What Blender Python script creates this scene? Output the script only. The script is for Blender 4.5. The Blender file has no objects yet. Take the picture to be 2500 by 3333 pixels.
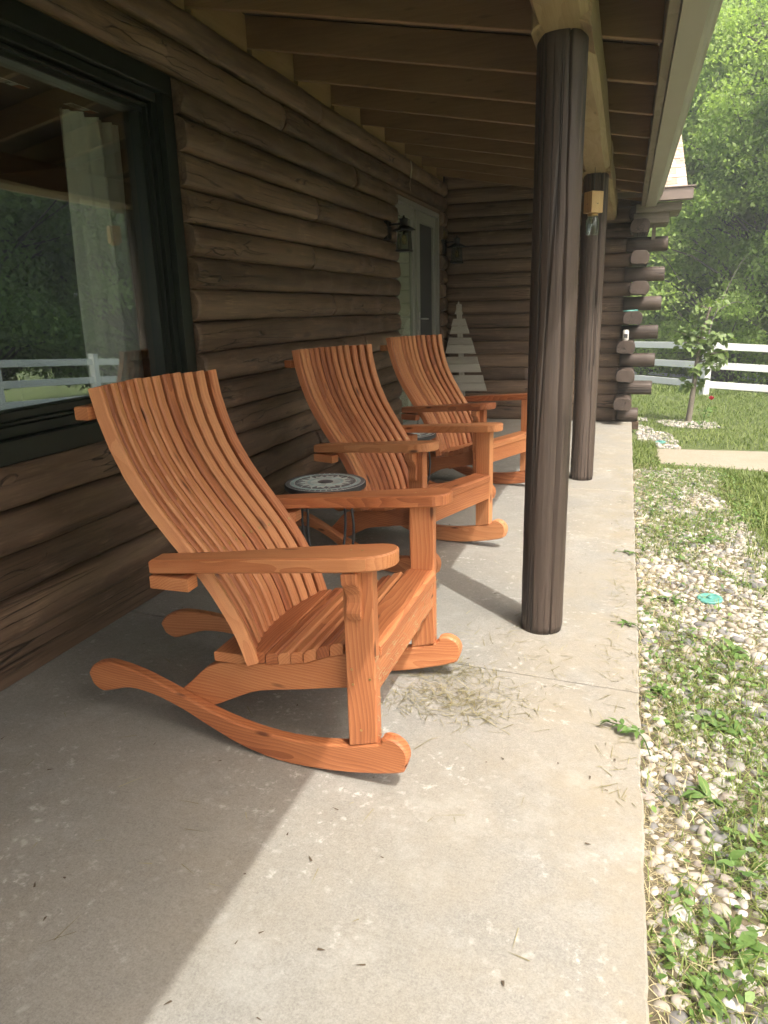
import bpy, bmesh, math, random
import numpy as np
from mathutils import Vector, Matrix
random.seed(7); rng = np.random.default_rng(11)
S = bpy.context.scene; C = S.collection
R_ = math.radians

# ------------------------------------------------------------------ camera, sky, sun, exposure
cd = bpy.data.cameras.new('camera'); cam = bpy.data.objects.new('camera', cd); C.objects.link(cam)
RT = [(0.95075839, 0.06043022, -0.30398464), (0.30894863, -0.2628978, 0.9140216), (-0.02468236, -0.96292935, -0.26862212)]
cam.matrix_world = Matrix(((RT[0][0], -RT[0][1], -RT[0][2], 0), (RT[1][0], -RT[1][1], -RT[1][2], 0),
                           (RT[2][0], -RT[2][1], -RT[2][2], 1.35), (0, 0, 0, 1)))
cd.sensor_fit = 'VERTICAL'; cd.sensor_height = 36; cd.lens = 25.404; cd.clip_start = 0.02; cd.clip_end = 2000
S.camera = cam
SUN_EL, SUN_AZ = R_(58.4), math.atan2(0.73, -0.685)
w = bpy.data.worlds.new('World'); S.world = w; w.use_nodes = True
wn = w.node_tree.nodes; bg = wn['Background']; sky = wn.new('ShaderNodeTexSky'); sky.sky_type = 'NISHITA'
sky.sun_disc = False; sky.sun_elevation = SUN_EL; sky.sun_rotation = SUN_AZ; sky.air_density = 1.0; sky.dust_density = 10.0; sky.ozone_density = 0.6
w.node_tree.links.new(sky.outputs[0], bg.inputs[0]); bg.inputs[1].default_value = 0.15
sl = bpy.data.lights.new('sun', 'SUN'); sl.energy = 2.0; sl.angle = R_(0.55); sl.color = (1, 0.98, 0.93)
sun = bpy.data.objects.new('sun', sl); C.objects.link(sun); sun.location = (8, -8, 14)
sdir = Vector((math.sin(SUN_AZ)*math.cos(SUN_EL), math.cos(SUN_AZ)*math.cos(SUN_EL), math.sin(SUN_EL)))
sun.rotation_euler = (-sdir).to_track_quat('-Z', 'Y').to_euler()
S.view_settings.view_transform = 'Standard'; S.view_settings.look = 'None'; S.view_settings.gamma = 1
S.view_settings.exposure = 1.3; S.view_settings.use_curve_mapping = False
S.cycles.use_adaptive_sampling = True; S.cycles.adaptive_threshold = 0.05; S.cycles.max_bounces = 6; S.cycles.diffuse_bounces = 4; S.cycles.glossy_bounces = 3; S.cycles.transmission_bounces = 4; S.cycles.transparent_max_bounces = 12
S.cycles.use_denoising = True; S.cycles.sample_clamp_indirect = 6

# ------------------------------------------------------------------ material helper
class NB:
    def __init__(s, name):
        s.m = bpy.data.materials.new(name); s.m.use_nodes = True; s.t = s.m.node_tree; s.t.nodes.clear()
        s.o = s.t.nodes.new('ShaderNodeOutputMaterial')
    def n(s, typ, ins=None, **p):
        d = s.t.nodes.new('ShaderNode'+typ)
        for k, v in p.items(): setattr(d, k, v)
        for k, v in (ins or {}).items():
            i = d.inputs[k]
            if isinstance(v, bpy.types.NodeSocket): s.t.links.new(v, i)
            else: i.default_value = v
        return d
    def m_(s, op, a, b=None, c=None, clamp=False):
        ins = {0: a}
        if b is not None: ins[1] = b
        if c is not None: ins[2] = c
        return s.n('Math', ins, operation=op, use_clamp=clamp).outputs[0]
    def noise(s, vec, scale, detail=3, rough=0.55, dist=0):
        return s.n('TexNoise', {'Vector': vec, 'Scale': scale, 'Detail': detail, 'Roughness': rough, 'Distortion': dist}).outputs['Fac']
    def ramp(s, fac, stops):
        d = s.n('ValToRGB', {'Fac': fac}); e = d.color_ramp.elements
        while len(e) < len(stops): e.new(0.5)
        for x, (p, c) in zip(e, stops):
            x.position = p; x.color = (c, c, c, 1) if isinstance(c, (int, float)) else (*c, 1)
        return d.outputs[0]
    def mix(s, f, a, b, mode='MIX'):
        d = s.t.nodes.new('ShaderNodeMix'); d.data_type = 'RGBA'; d.blend_type = mode
        for i, v in ((0, f), (6, a), (7, b)):
            if isinstance(v, bpy.types.NodeSocket): s.t.links.new(v, d.inputs[i])
            else: d.inputs[i].default_value = v if i == 0 else (*v, 1)
        return d.outputs[2]
    def vmul(s, v, xyz):
        return s.n('VectorMath', {0: v, 1: xyz}, operation='MULTIPLY').outputs[0]
    def vadd(s, v, w_):
        return s.n('VectorMath', {0: v, 1: w_}, operation='ADD').outputs[0]
    def bump(s, h, strength, dist):
        return s.n('Bump', {'Height': h, 'Strength': strength, 'Distance': dist}).outputs[0]
    def pr(s, col, rough=0.6, normal=None, **kw):
        ins = {'Base Color': col if isinstance(col, bpy.types.NodeSocket) else (*col, 1), 'Roughness': rough}
        ins.update({k.replace('_', ' '): v for k, v in kw.items()})
        if normal is not None: ins['Normal'] = normal
        return s.n('BsdfPrincipled', ins)
    def out(s, sh):
        s.t.links.new(sh.outputs[0], s.o.inputs[0]); return s.m
    def gc(s):      # grain coordinates (x runs along the piece) shifted per object
        a = s.n('Attribute', attribute_name='gc').outputs['Vector']
        r = s.n('ObjectInfo').outputs['Random']
        off = s.n('CombineXYZ', {0: s.m_('MULTIPLY', r, 37.0), 1: s.m_('MULTIPLY', r, 11.3), 2: s.m_('MULTIPLY', r, 5.7)}).outputs[0]
        return s.vadd(a, off), a, r

def wood(name, dark, mid, light, ring=0.0075, rough=0.5, var=0.35, knots=0.5, bumpd=0.0006, grain=1.0):
    b = NB(name); v, a, r = b.gc()
    warp = b.n('TexNoise', {'Vector': b.vmul(v, (2.2, 7, 7)), 'Scale': 1.0, 'Detail': 2.0}).outputs['Color']
    warp = b.vmul(b.n('VectorMath', {0: warp, 1: (0.5, 0.5, 0.5)}, operation='SUBTRACT').outputs[0], (0, 0.05, 0.05))
    q = b.n('SeparateXYZ', {0: b.vadd(a, warp)})
    cy = b.m_('ADD', q.outputs[1], b.m_('MULTIPLY_ADD', r, 0.12, -0.10)); cz = b.m_('ADD', q.outputs[2], b.m_('MULTIPLY_ADD', b.m_('FRACT', b.m_('MULTIPLY', r, 7.3)), 0.08, 0.02))
    rad = b.m_('SQRT', b.m_('ADD', b.m_('MULTIPLY', cy, cy), b.m_('MULTIPLY', cz, cz)))
    rad = b.m_('ADD', rad, b.m_('MULTIPLY', b.m_('SINE', b.m_('MULTIPLY', q.outputs[0], 3.1)), 0.003))
    saw = b.m_('FRACT', b.m_('DIVIDE', rad, ring))
    fib = b.noise(b.vmul(v, (6, 260, 260)), 1.0, 3, 0.7)
    big = b.noise(b.vmul(v, (1.6, 9, 9)), 1.0, 3)
    f = b.m_('ADD', b.m_('MULTIPLY', saw, 0.36*grain), b.m_('MULTIPLY', fib, 0.42))
    f = b.m_('ADD', f, b.m_('MULTIPLY', b.m_('SUBTRACT', big, 0.5), 0.75))
    f = b.m_('ADD', f, b.m_('MULTIPLY', b.m_('SUBTRACT', r, 0.5), var))
    col = b.ramp(f, [(0.05, light), (0.42, mid), (0.85, dark)])
    vo = b.n('TexVoronoi', {'Vector': b.vmul(v, (3.6, 15, 15)), 'Scale': 1.0}, feature='F1').outputs['Distance']
    kn = b.ramp(vo, [(0.06, 1.0), (0.14, 0.0)])
    col = b.mix(b.m_('MULTIPLY', kn, knots), col, tuple(c*0.35 for c in dark))
    h = b.m_('SUBTRACT', b.m_('MULTIPLY', fib, -0.6), b.m_('MULTIPLY', saw, 0.35))
    return b.out(b.pr(col, b.m_('MULTIPLY_ADD', fib, 0.25, rough-0.12), b.bump(h, 0.5, bumpd)))

def logmat(name, dark, mid, light, rough=0.5, wear=0.5, around=30, ckw=1.0):
    b = NB(name); v, a, r = b.gc()
    n1 = b.noise(b.vmul(v, (0.8, 12, 12)), 1.0, 5, 0.6); n2 = b.noise(b.vmul(v, (3.2, 90, 90)), 1.0, 4, 0.65)
    n3 = b.noise(b.vmul(v, (5, 7, 7)), 1.0, 3)
    f = b.m_('ADD', b.m_('MULTIPLY', n1, 0.65), b.m_('MULTIPLY', n2, 0.35))
    f = b.m_('ADD', f, b.m_('MULTIPLY', b.m_('SUBTRACT', r, 0.5), 0.22))
    col = b.ramp(f, [(0.3, dark), (0.5, mid), (0.72, light)])
    wr = b.m_('MULTIPLY', b.ramp(n3, [(0.55, 0.0), (0.72, 1.0)]), b.ramp(n2, [(0.46, 0.0), (0.66, 1.0)]))
    col = b.mix(b.m_('MULTIPLY', wr, wear), col, tuple(min(1, c*2.4+0.03) for c in light))
    ck = b.n('TexVoronoi', {'Vector': b.vmul(b.vadd(v, (0, 0, 0)), (0.45, around, around)), 'Scale': 1.0}, feature='DISTANCE_TO_EDGE').outputs['Distance']
    crack = b.m_('MULTIPLY', b.ramp(ck, [(0.008*ckw, 1.0), (0.03*ckw, 0.0)]), b.ramp(b.noise(b.vmul(v, (1.1, 5, 5)), 1.0, 2), [(0.47, 0.0), (0.56, 1.0)]))
    vo = b.n('TexVoronoi', {'Vector': b.vmul(v, (1.5, 5, 5)), 'Scale': 1.0}, feature='F1').outputs['Distance']
    kn = b.ramp(vo, [(0.06, 1.0), (0.13, 0.0)])
    col = b.mix(b.m_('MAXIMUM', b.m_('MULTIPLY', crack, 0.85), b.m_('MULTIPLY', kn, 0.55)), col, tuple(c*0.22 for c in dark))
    h = b.m_('SUBTRACT', b.m_('ADD', b.m_('MULTIPLY', n2, 0.6), b.m_('MULTIPLY', n1, 1.0)), b.m_('MULTIPLY', crack, 1.6))
    return b.out(b.pr(col, b.m_('MULTIPLY_ADD', n2, 0.3, rough-0.12), b.bump(h, 0.7, 0.004)))

def plain(name, col, rough=0.5, var=0.08, scale=8, bump=0.0, metallic=0.0, objvar=0.0):
    b = NB(name); v = b.n('TexCoord').outputs['Object']
    nz = b.noise(v, scale, 4); r = b.n('ObjectInfo').outputs['Random']
    k = b.m_('ADD', b.m_('MULTIPLY_ADD', nz, 2*var, 1-var), b.m_('MULTIPLY', b.m_('SUBTRACT', r, 0.5), objvar))
    c = b.n('VectorMath', {0: col, 3: k}, operation='SCALE').outputs[0]
    n = b.bump(b.noise(v, scale*9, 3), 0.6, bump) if bump else None
    return b.out(b.pr(c, b.m_('MULTIPLY_ADD', nz, 0.2, rough-0.1), n, Metallic=metallic))

def concrete(name, base, warm, spots=1.0, rough=0.85, edge=False):
    b = NB(name); v = b.n('TexCoord').outputs['Object']
    a = b.noise(v, 1.7, 5, 0.6); c_ = b.noise(v, 11, 4, 0.6); fine = b.noise(v, 170, 4, 0.9); g2 = b.noise(v, 60, 3, 0.7)
    col = b.mix(b.ramp(a, [(0.35, 0.0), (0.68, 1.0)]), base, warm)
    k = b.m_('ADD', b.m_('MULTIPLY_ADD', c_, 0.22, 0.89), b.m_('MULTIPLY', b.m_('SUBTRACT', fine, 0.5), 1.5))
    k = b.m_('ADD', k, b.m_('MULTIPLY', b.m_('SUBTRACT', g2, 0.5), 0.55))
    col = b.n('VectorMath', {0: col, 3: k}, operation='SCALE').outputs[0]
    # pale mineral flecks in drifting patches
    vv = b.vadd(v, b.vmul(b.n('TexNoise', {'Vector': v, 'Scale': 26.0, 'Detail': 3.0}).outputs['Color'], (0.05, 0.05, 0)))
    vo = b.n('TexVoronoi', {'Vector': vv, 'Scale': 33.0, 'Randomness': 1.0}, feature='F1')
    rr = b.n('SeparateColor', {0: vo.outputs['Color']}).outputs[0]
    th = b.m_('MULTIPLY', b.m_('POWER', rr, 1.7), 0.42)
    sp = b.ramp(b.m_('SUBTRACT', th, vo.outputs['Distance']), [(0.0, 0.0), (0.30, 1.0)])
    msk = b.ramp(b.noise(v, 1.5, 4, 0.65), [(0.43, 0.0), (0.60, 1.0)])
    blot = b.ramp(b.noise(b.vadd(v, (5, 8, 0)), 20, 6, 0.72), [(0.57, 0.0), (0.70, 1.0)])
    sp = b.m_('MAXIMUM', b.m_('MULTIPLY', sp, 0.55), blot)
    col = b.mix(b.m_('MULTIPLY', b.m_('MULTIPLY', sp, msk), 0.78*spots), col, (0.66, 0.65, 0.61))
    # dark spatters and small stains
    vo2 = b.n('TexVoronoi', {'Vector': vv, 'Scale': 6.0}, feature='F1')
    r2 = b.n('SeparateColor', {0: vo2.outputs['Color']}).outputs[1]
    st = b.ramp(b.m_('SUBTRACT', b.m_('MULTIPLY', b.m_('POWER', r2, 6.0), 0.12), vo2.outputs['Distance']), [(0.0, 0.0), (0.04, 1.0)])
    col = b.mix(b.m_('MULTIPLY', st, 0.35), col, (0.16, 0.145, 0.12))
    soil = b.ramp(b.noise(b.vadd(v, (31, 7, 0)), 0.8, 5, 0.62), [(0.5, 0.0), (0.72, 1.0)])
    col = b.mix(b.m_('MULTIPLY', soil, 0.3), col, (0.30, 0.24, 0.15))
    if edge:    # tan dirt washed in from the bed along the outer edge
        xx = b.n('SeparateXYZ', {0: v}).outputs[0]
        ed = b.m_('MULTIPLY', b.ramp(b.m_('ADD', xx, 0.62), [(0.0, 0.0), (0.68, 1.0)]), b.ramp(b.noise(b.vadd(v, (3, 17, 0)), 2.6, 5, 0.68), [(0.36, 0.0), (0.62, 1.0)]))
        col = b.mix(b.m_('MULTIPLY', ed, 0.55), col, (0.29, 0.245, 0.165))
        pale = b.ramp(b.noise(b.vadd(v, (9, 2, 0)), 3.1, 6, 0.75), [(0.52, 0.0), (0.66, 1.0)])
        col = b.mix(b.m_('MULTIPLY', pale, 0.17), col, (0.50, 0.50, 0.47))
    h = b.m_('ADD', b.m_('MULTIPLY', fine, 0.5), b.m_('MULTIPLY', g2, 0.5))
    return b.out(b.pr(col, rough, b.bump(h, 0.6, 0.0022)))

def leafmat(name, c1, c2, c3, trans=0.35, rough=0.5):
    b = NB(name); lv = b.n('Attribute', attribute_name='lv').outputs['Fac']; r = b.n('ObjectInfo').outputs['Random']
    f = b.m_('ADD', b.m_('MULTIPLY', lv, 0.8), b.m_('MULTIPLY', r, 0.2))
    col = b.ramp(f, [(0.1, c1), (0.5, c2), (0.92, c3)])
    p = b.pr(col, rough, Specular_IOR_Level=0.35)
    t = b.n('BsdfTranslucent', {'Color': b.n('VectorMath', {0: col, 1: (1.25, 1.35, 0.7)}, operation='MULTIPLY').outputs[0]})
    return b.out(b.n('MixShader', {0: trans, 1: p.outputs[0], 2: t.outputs[0]}))

M = {}
M['chair'] = wood('chair_wood', (0.215, 0.058, 0.020), (0.46, 0.162, 0.060), (0.60, 0.265, 0.11), 0.0085, 0.58, 0.58, 0.9, 0.001, 0.85)
M['log'] = logmat('log_stain', (0.052, 0.031, 0.018), (0.129, 0.081, 0.050), (0.224, 0.149, 0.095), 0.5, 0.30, 26)
M['post'] = logmat('post_stain', (0.042, 0.029, 0.022), (0.071, 0.050, 0.038), (0.095, 0.070, 0.056), 0.58, 0.06, 40, 2.6)
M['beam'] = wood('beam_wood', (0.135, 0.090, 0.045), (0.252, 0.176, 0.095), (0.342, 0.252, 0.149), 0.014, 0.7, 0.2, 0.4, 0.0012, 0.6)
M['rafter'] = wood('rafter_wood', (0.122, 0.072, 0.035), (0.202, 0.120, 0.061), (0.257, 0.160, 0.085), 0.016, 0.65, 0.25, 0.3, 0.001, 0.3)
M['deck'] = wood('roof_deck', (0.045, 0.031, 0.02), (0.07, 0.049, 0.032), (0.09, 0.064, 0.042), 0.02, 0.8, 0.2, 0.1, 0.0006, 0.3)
M['block'] = wood('blocking', (0.202, 0.124, 0.055), (0.267, 0.170, 0.081), (0.322, 0.212, 0.106), 0.02, 0.7, 0.15, 0.2, 0.0006, 0.3)
M['fascia'] = wood('fascia_wood', (0.144, 0.120, 0.090), (0.198, 0.168, 0.130), (0.252, 0.216, 0.174), 0.02, 0.75, 0.15, 0.1)
M['gutter'] = plain('gutter_paint', (0.332, 0.309, 0.261), 0.45, 0.06, 5)
M['gutter2'] = plain('gutter_brown', (0.221, 0.176, 0.150), 0.45, 0.06, 5)
M['green'] = plain('frame_green', (0.008, 0.012, 0.008), 0.42, 0.2, 6)
M['black'] = plain('black_metal', (0.012, 0.012, 0.012), 0.45, 0.2, 20)
M['white'] = plain('white_vinyl', (0.718, 0.727, 0.727), 0.4, 0.04, 4)
M['doorg'] = plain('door_grey', (0.23, 0.23, 0.205), 0.5, 0.08, 6)
M['screen'] = plain('screen_mesh', (0.042, 0.043, 0.041), 0.8, 0.1, 60)
M['blind'] = plain('door_shade', (0.85, 0.84, 0.76), 0.7, 0.06, 3)
M['curtain'] = plain('curtain_cloth', (0.92, 0.93, 0.88), 0.9, 0.06, 3)
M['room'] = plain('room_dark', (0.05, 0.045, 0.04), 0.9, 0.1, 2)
M['slab'] = concrete('porch_concrete', (0.232, 0.226, 0.203), (0.270, 0.257, 0.224), 1.0, 0.85, True)
M['path'] = concrete('path_concrete', (0.273, 0.238, 0.178), (0.303, 0.273, 0.212), 0.3)
M['steel'] = plain('table_steel', (0.055, 0.055, 0.06), 0.45, 0.15, 30, metallic=0.4)
M['brass'] = plain('screw_brass', (0.50, 0.33, 0.14), 0.35, 0.2, 40, metallic=0.8)
M['deco'] = wood('weathered_board', (0.20, 0.18, 0.14), (0.36, 0.33, 0.27), (0.48, 0.45, 0.38), 0.012, 0.85, 0.3, 0.2)
M['pine'] = wood('raw_pine', (0.42, 0.24, 0.09), (0.58, 0.37, 0.16), (0.66, 0.46, 0.22), 0.008, 0.6, 0.1, 0.3)
M['teal'] = plain('teal_plastic', (0.10, 0.30, 0.26), 0.4, 0.15, 12)
M['can'] = plain('can_paint', (0.75, 0.73, 0.70), 0.35, 0.25, 30)
M['tin'] = plain('tin_lid', (0.5, 0.5, 0.48), 0.3, 0.1, 30, metallic=0.9)
M['rope'] = plain('cord_fibre', (0.50, 0.44, 0.33), 0.9, 0.2, 60)
M['soil'] = concrete('soil', (0.085, 0.07, 0.045), (0.13, 0.11, 0.065), 0.0, 0.95)
M['bark'] = logmat('bark', (0.07, 0.062, 0.05), (0.14, 0.125, 0.105), (0.22, 0.20, 0.17), 0.85, 0.3, 20)
M['ybark'] = logmat('young_bark', (0.12, 0.10, 0.08), (0.20, 0.175, 0.14), (0.28, 0.25, 0.21), 0.8, 0.3, 60)
M['leaf'] = leafmat('tree_leaves', (0.144, 0.220, 0.076), (0.240, 0.356, 0.124), (0.360, 0.492, 0.193), 0.5)
M['leaf2'] = leafmat('tree_leaves_yellow', (0.167, 0.241, 0.068), (0.276, 0.384, 0.111), (0.414, 0.515, 0.185), 0.5)
M['leafd'] = leafmat('tree_leaves_deep', (0.132, 0.209, 0.085), (0.233, 0.342, 0.132), (0.358, 0.482, 0.202), 0.5)
M['yleaf'] = leafmat('young_tree_leaf', (0.12, 0.17, 0.06), (0.18, 0.25, 0.095), (0.27, 0.34, 0.16), 0.35, 0.4)
M['grass'] = leafmat('grass_blade', (0.085, 0.127, 0.030), (0.153, 0.212, 0.053), (0.265, 0.307, 0.106), 0.3, 0.5)
M['weed'] = leafmat('weed_leaf', (0.064, 0.128, 0.035), (0.120, 0.208, 0.056), (0.192, 0.296, 0.080), 0.28, 0.45)
M['straw'] = leafmat('dry_straw', (0.220, 0.182, 0.094), (0.396, 0.341, 0.198), (0.550, 0.495, 0.319), 0.15, 0.7)
M['clip'] = leafmat('clippings', (0.13, 0.115, 0.05), (0.24, 0.21, 0.11), (0.36, 0.33, 0.20), 0.15, 0.7)
M['rose'] = plain('rose_petal', (0.55, 0.03, 0.07), 0.6, 0.25, 40)
M['paper'] = plain('sticker_paper', (0.62, 0.62, 0.58), 0.6, 0.05, 4)
M['print'] = plain('sticker_print', (0.05, 0.05, 0.05), 0.6, 0.05, 4)
M['stred'] = plain('sticker_orange', (0.35, 0.10, 0.04), 0.6, 0.05, 4)
M['grout'] = plain('grout', (0.72, 0.72, 0.68), 0.8, 0.1, 60)
M['t_dark'] = plain('tile_slate', (0.13, 0.13, 0.145), 0.35, 0.15, 30, objvar=0.5)
M['t_aqua'] = plain('tile_aqua', (0.46, 0.60, 0.59), 0.35, 0.12, 30, objvar=0.3)
M['t_pale'] = plain('tile_pale', (0.62, 0.69, 0.65), 0.35, 0.12, 30, objvar=0.3)
M['litter'] = plain('litter_brown', (0.09, 0.065, 0.04), 0.9, 0.3, 30)

def glassmat(name, refl, tint, rough=0.0):
    b = NB(name); lw = b.n('LayerWeight', {'Blend': 0.5}).outputs['Facing']
    f = b.m_('MULTIPLY_ADD', b.m_('POWER', lw, 3.0), 1-refl, refl, clamp=True)
    t = b.n('BsdfTransparent', {0: (*tint, 1)}); g = b.n('BsdfGlossy', {'Color': (0.90, 0.97, 0.94, 1), 'Roughness': rough})
    return b.out(b.n('MixShader', {0: f, 1: t.outputs[0], 2: g.outputs[0]}))
M['pane'] = glassmat('window_glass', 0.25, (0.97, 0.99, 0.97))
M['pane2'] = glassmat('door_glass', 0.06, (0.85, 0.88, 0.84))
M['jar'] = glassmat('jar_glass', 0.07, (0.90, 0.96, 0.94), 0.02)
b = NB('bulb_glass'); M['bulb'] = b.out(b.n('MixShader', {0: 0.25, 1: b.n('BsdfTransparent', {0: (0.95, 0.85, 0.6, 1)}).outputs[0], 2: b.n('BsdfGlossy', {'Color': (1, 0.95, 0.85, 1), 'Roughness': 0.05}).outputs[0]}))

b = NB('shingle'); v = b.n('TexCoord').outputs['Object']; r = b.n('ObjectInfo').outputs['Random']
col = b.ramp(b.m_('ADD', b.m_('MULTIPLY', r, 0.6), b.m_('MULTIPLY', b.noise(v, 260, 2), 0.4)), [(0.2, (0.30, 0.20, 0.15)), (0.5, (0.40, 0.31, 0.24)), (0.8, (0.50, 0.42, 0.33))])
M['shingle'] = b.out(b.pr(col, 0.95, b.bump(b.noise(v, 300, 2), 0.5, 0.002)))

b = NB('pebble'); v = b.n('TexCoord').outputs['Object']; r = b.n('ObjectInfo').outputs['Random']; lv = b.n('Attribute', attribute_name='lv').outputs['Fac']
f = b.m_('FRACT', b.m_('ADD', b.m_('MULTIPLY', r, 7.0), lv))
col = b.ramp(f, [(0.0, (0.16, 0.16, 0.16)), (0.14, (0.25, 0.245, 0.235)), (0.3, (0.42, 0.38, 0.31)), (0.5, (0.55, 0.52, 0.46)), (0.68, (0.62, 0.60, 0.56)), (0.84, (0.46, 0.40, 0.32)), (0.92, (0.34, 0.30, 0.28)), (1.0, (0.58, 0.55, 0.5))])
k = b.m_('MULTIPLY_ADD', b.noise(v, 45, 4, 0.65), 0.5, 0.50)
col = b.n('VectorMath', {0: col, 3: k}, operation='SCALE').outputs[0]
M['pebble'] = b.out(b.pr(col, 0.62, b.bump(b.noise(v, 130, 3), 0.4, 0.002)))

b = NB('ground'); v = b.n('TexCoord').outputs['Object']
n1 = b.noise(v, 0.9, 4); n2 = b.noise(v, 45, 4, 0.7)
g = b.ramp(b.m_('ADD', b.m_('MULTIPLY', n1, 0.5), b.m_('MULTIPLY', n2, 0.5)), [(0.3, (0.045, 0.065, 0.018)), (0.5, (0.085, 0.115, 0.03)), (0.7, (0.14, 0.16, 0.055))])
M['ground'] = b.out(b.pr(g, 0.95, b.bump(n2, 0.6, 0.02)))

# ------------------------------------------------------------------ mesh helpers
def tag(o, label=None, cat=None, group=None, kind=None):
    if label: o['label'] = label
    if cat: o['category'] = cat
    if group: o['group'] = group
    if kind: o['kind'] = kind
    return o
def empty(name, loc=(0, 0, 0), rz=0, parent=None):
    o = bpy.data.objects.new(name, None); o.empty_display_size = 0.1; C.objects.link(o)
    o.location = loc; o.rotation_euler = (0, 0, rz); o.parent = parent; return o
def obj(name, me, parent=None, loc=(0, 0, 0), rot=(0, 0, 0)):
    o = bpy.data.objects.new(name, me); C.objects.link(o); o.parent = parent; o.location = loc; o.rotation_euler = rot; return o

class MB:
    def __init__(s): s.v = []; s.f = []; s.g = []
    def add(s, vs, fs, gs=None):
        o = len(s.v); s.v += [tuple(p) for p in vs]; s.f += [tuple(i+o for i in f) for f in fs]
        s.g += [tuple(p) for p in (gs if gs is not None else vs)]
        return s
    def prism(s, poly, t0, t1, fn, ch=0.003, gf=None):
        """poly: 2D outline; fn(u,v,t)->xyz; chamfered edges; gf(u,v,t)->grain coords"""
        n = len(poly); P = [Vector(p) for p in poly]
        area = sum(P[i].x*P[(i+1) % n].y-P[(i+1) % n].x*P[i].y for i in range(n))
        sg = 1 if area > 0 else -1
        ins = []
        for i in range(n):
            a = (P[i]-P[i-1]).normalized(); c = (P[(i+1) % n]-P[i]).normalized()
            na = Vector((-a.y, a.x))*sg; nc = Vector((-c.y, c.x))*sg
            m = na+nc; m = m/max(0.35, m.length_squared/2) if m.length > 1e-6 else na
            ins.append(P[i]+m*ch)
        d = ch if t1 > t0 else -ch
        rings = [(ins, t0), (P, t0+d), (P, t1-d), (ins, t1)] if ch > 0 else [(P, t0), (P, t1)]
        vs, gs = [], []
        for ring, t in rings:
            for p in ring:
                vs.append(fn(p.x, p.y, t)); gs.append(gf(p.x, p.y, t) if gf else vs[-1])
        fs = []
        for k in range(len(rings)-1):
            for i in range(n):
                j = (i+1) % n; fs.append((k*n+i, k*n+j, (k+1)*n+j, (k+1)*n+i))
        fs.append(tuple(range(n-1, -1, -1))); fs.append(tuple(range((len(rings)-1)*n, len(rings)*n)))
        return s.add(vs, fs, gs)
    def box(s, x0, x1, y0, y1, z0, z1, ch=0.003, grain='x'):
        pm = {'x': (0, 1, 2), 'y': (1, 0, 2), 'z': (2, 0, 1)}[grain]
        gf = lambda a, b_, t: ((a, b_, t)[pm[0]], (a, b_, t)[pm[1]], (a, b_, t)[pm[2]])
        return s.prism([(x0, y0), (x1, y0), (x1, y1), (x0, y1)], z0, z1, lambda a, b_, t: (a, b_, t), ch, gf)
    def tube(s, pts, rad, seg=8, cap=True):
        pts = [Vector(p) for p in pts]; n = len(pts)
        if not hasattr(rad, '__len__'): rad = [rad]*n
        vs, gs, fs = [], [], []; L = 0; up = Vector((0, 0, 1))
        t0 = (pts[1]-pts[0]).normalized(); ref = up if abs(t0.z) < 0.9 else Vector((1, 0, 0))
        X = t0.cross(ref).normalized()
        for i, p in enumerate(pts):
            t = (pts[min(i+1, n-1)]-pts[max(i-1, 0)]).normalized()
            X = (X-t*X.dot(t)).normalized(); Y = t.cross(X)
            if i: L += (p-pts[i-1]).length
            for k in range(seg):
                a = 2*math.pi*k/seg; q = X*math.cos(a)+Y*math.sin(a)
                vs.append(p+q*rad[i]); gs.append((L, math.cos(a)*rad[i], math.sin(a)*rad[i]))
        for i in range(n-1):
            for k in range(seg):
                j = (k+1) % seg; fs.append((i*seg+k, i*seg+j, (i+1)*seg+j, (i+1)*seg+k))
        if cap: fs.append(tuple(range(seg-1, -1, -1))); fs.append(tuple(range((n-1)*seg, n*seg)))
        return s.add(vs, fs, gs)
    def lathe(s, prof, seg=24, c=(0, 0, 0)):
        n = len(prof); vs = []
        for r, z in prof:
            for k in range(seg):
                a = 2*math.pi*k/seg; vs.append((c[0]+r*math.cos(a), c[1]+r*math.sin(a), c[2]+z))
        fs = [(i*seg+k, i*seg+(k+1) % seg, (i+1)*seg+(k+1) % seg, (i+1)*seg+k) for i in range(n-1) for k in range(seg)]
        if prof[0][0] > 1e-4: fs.append(tuple(range(seg-1, -1, -1)))
        if prof[-1][0] > 1e-4: fs.append(tuple(range((n-1)*seg, n*seg)))
        return s.add(vs, fs)
    def mesh(s, name, mat, smooth=False, recalc=True):
        me = bpy.data.meshes.new(name); me.from_pydata(s.v, [], s.f)
        if recalc:
            bm = bmesh.new(); bm.from_mesh(me); bmesh.ops.recalc_face_normals(bm, faces=bm.faces[:]); bm.to_mesh(me); bm.free()
        a = me.attributes.new('gc', 'FLOAT_VECTOR', 'POINT'); a.data.foreach_set('vector', np.array(s.g, np.float32).ravel())
        me.materials.append(M[mat])
        if smooth: me.shade_smooth()
        me.update(); return me
    def build(s, name, mat, parent=None, smooth=False, loc=(0, 0, 0), rot=(0, 0, 0)):
        return obj(name, s.mesh(name, mat, smooth), parent, loc, rot)

def np_mesh(name, V, F, mat, lv=None):
    """V (n,3) F (m,k) uniform faces; lv per-vertex value"""
    me = bpy.data.meshes.new(name); V = np.asarray(V, np.float32); F = np.asarray(F, np.int32); k = F.shape[1]
    me.vertices.add(len(V)); me.vertices.foreach_set('co', V.ravel())
    me.loops.add(F.size); me.loops.foreach_set('vertex_index', F.ravel())
    me.polygons.add(len(F)); me.polygons.foreach_set('loop_start', np.arange(0, F.size, k, dtype=np.int32))
    me.polygons.foreach_set('loop_total', np.full(len(F), k, np.int32))
    if lv is not None:
        a = me.attributes.new('lv', 'FLOAT', 'POINT'); a.data.foreach_set('value', np.asarray(lv, np.float32))
    me.materials.append(M[mat]); me.update(calc_edges=True); me.validate(); return me

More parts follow.
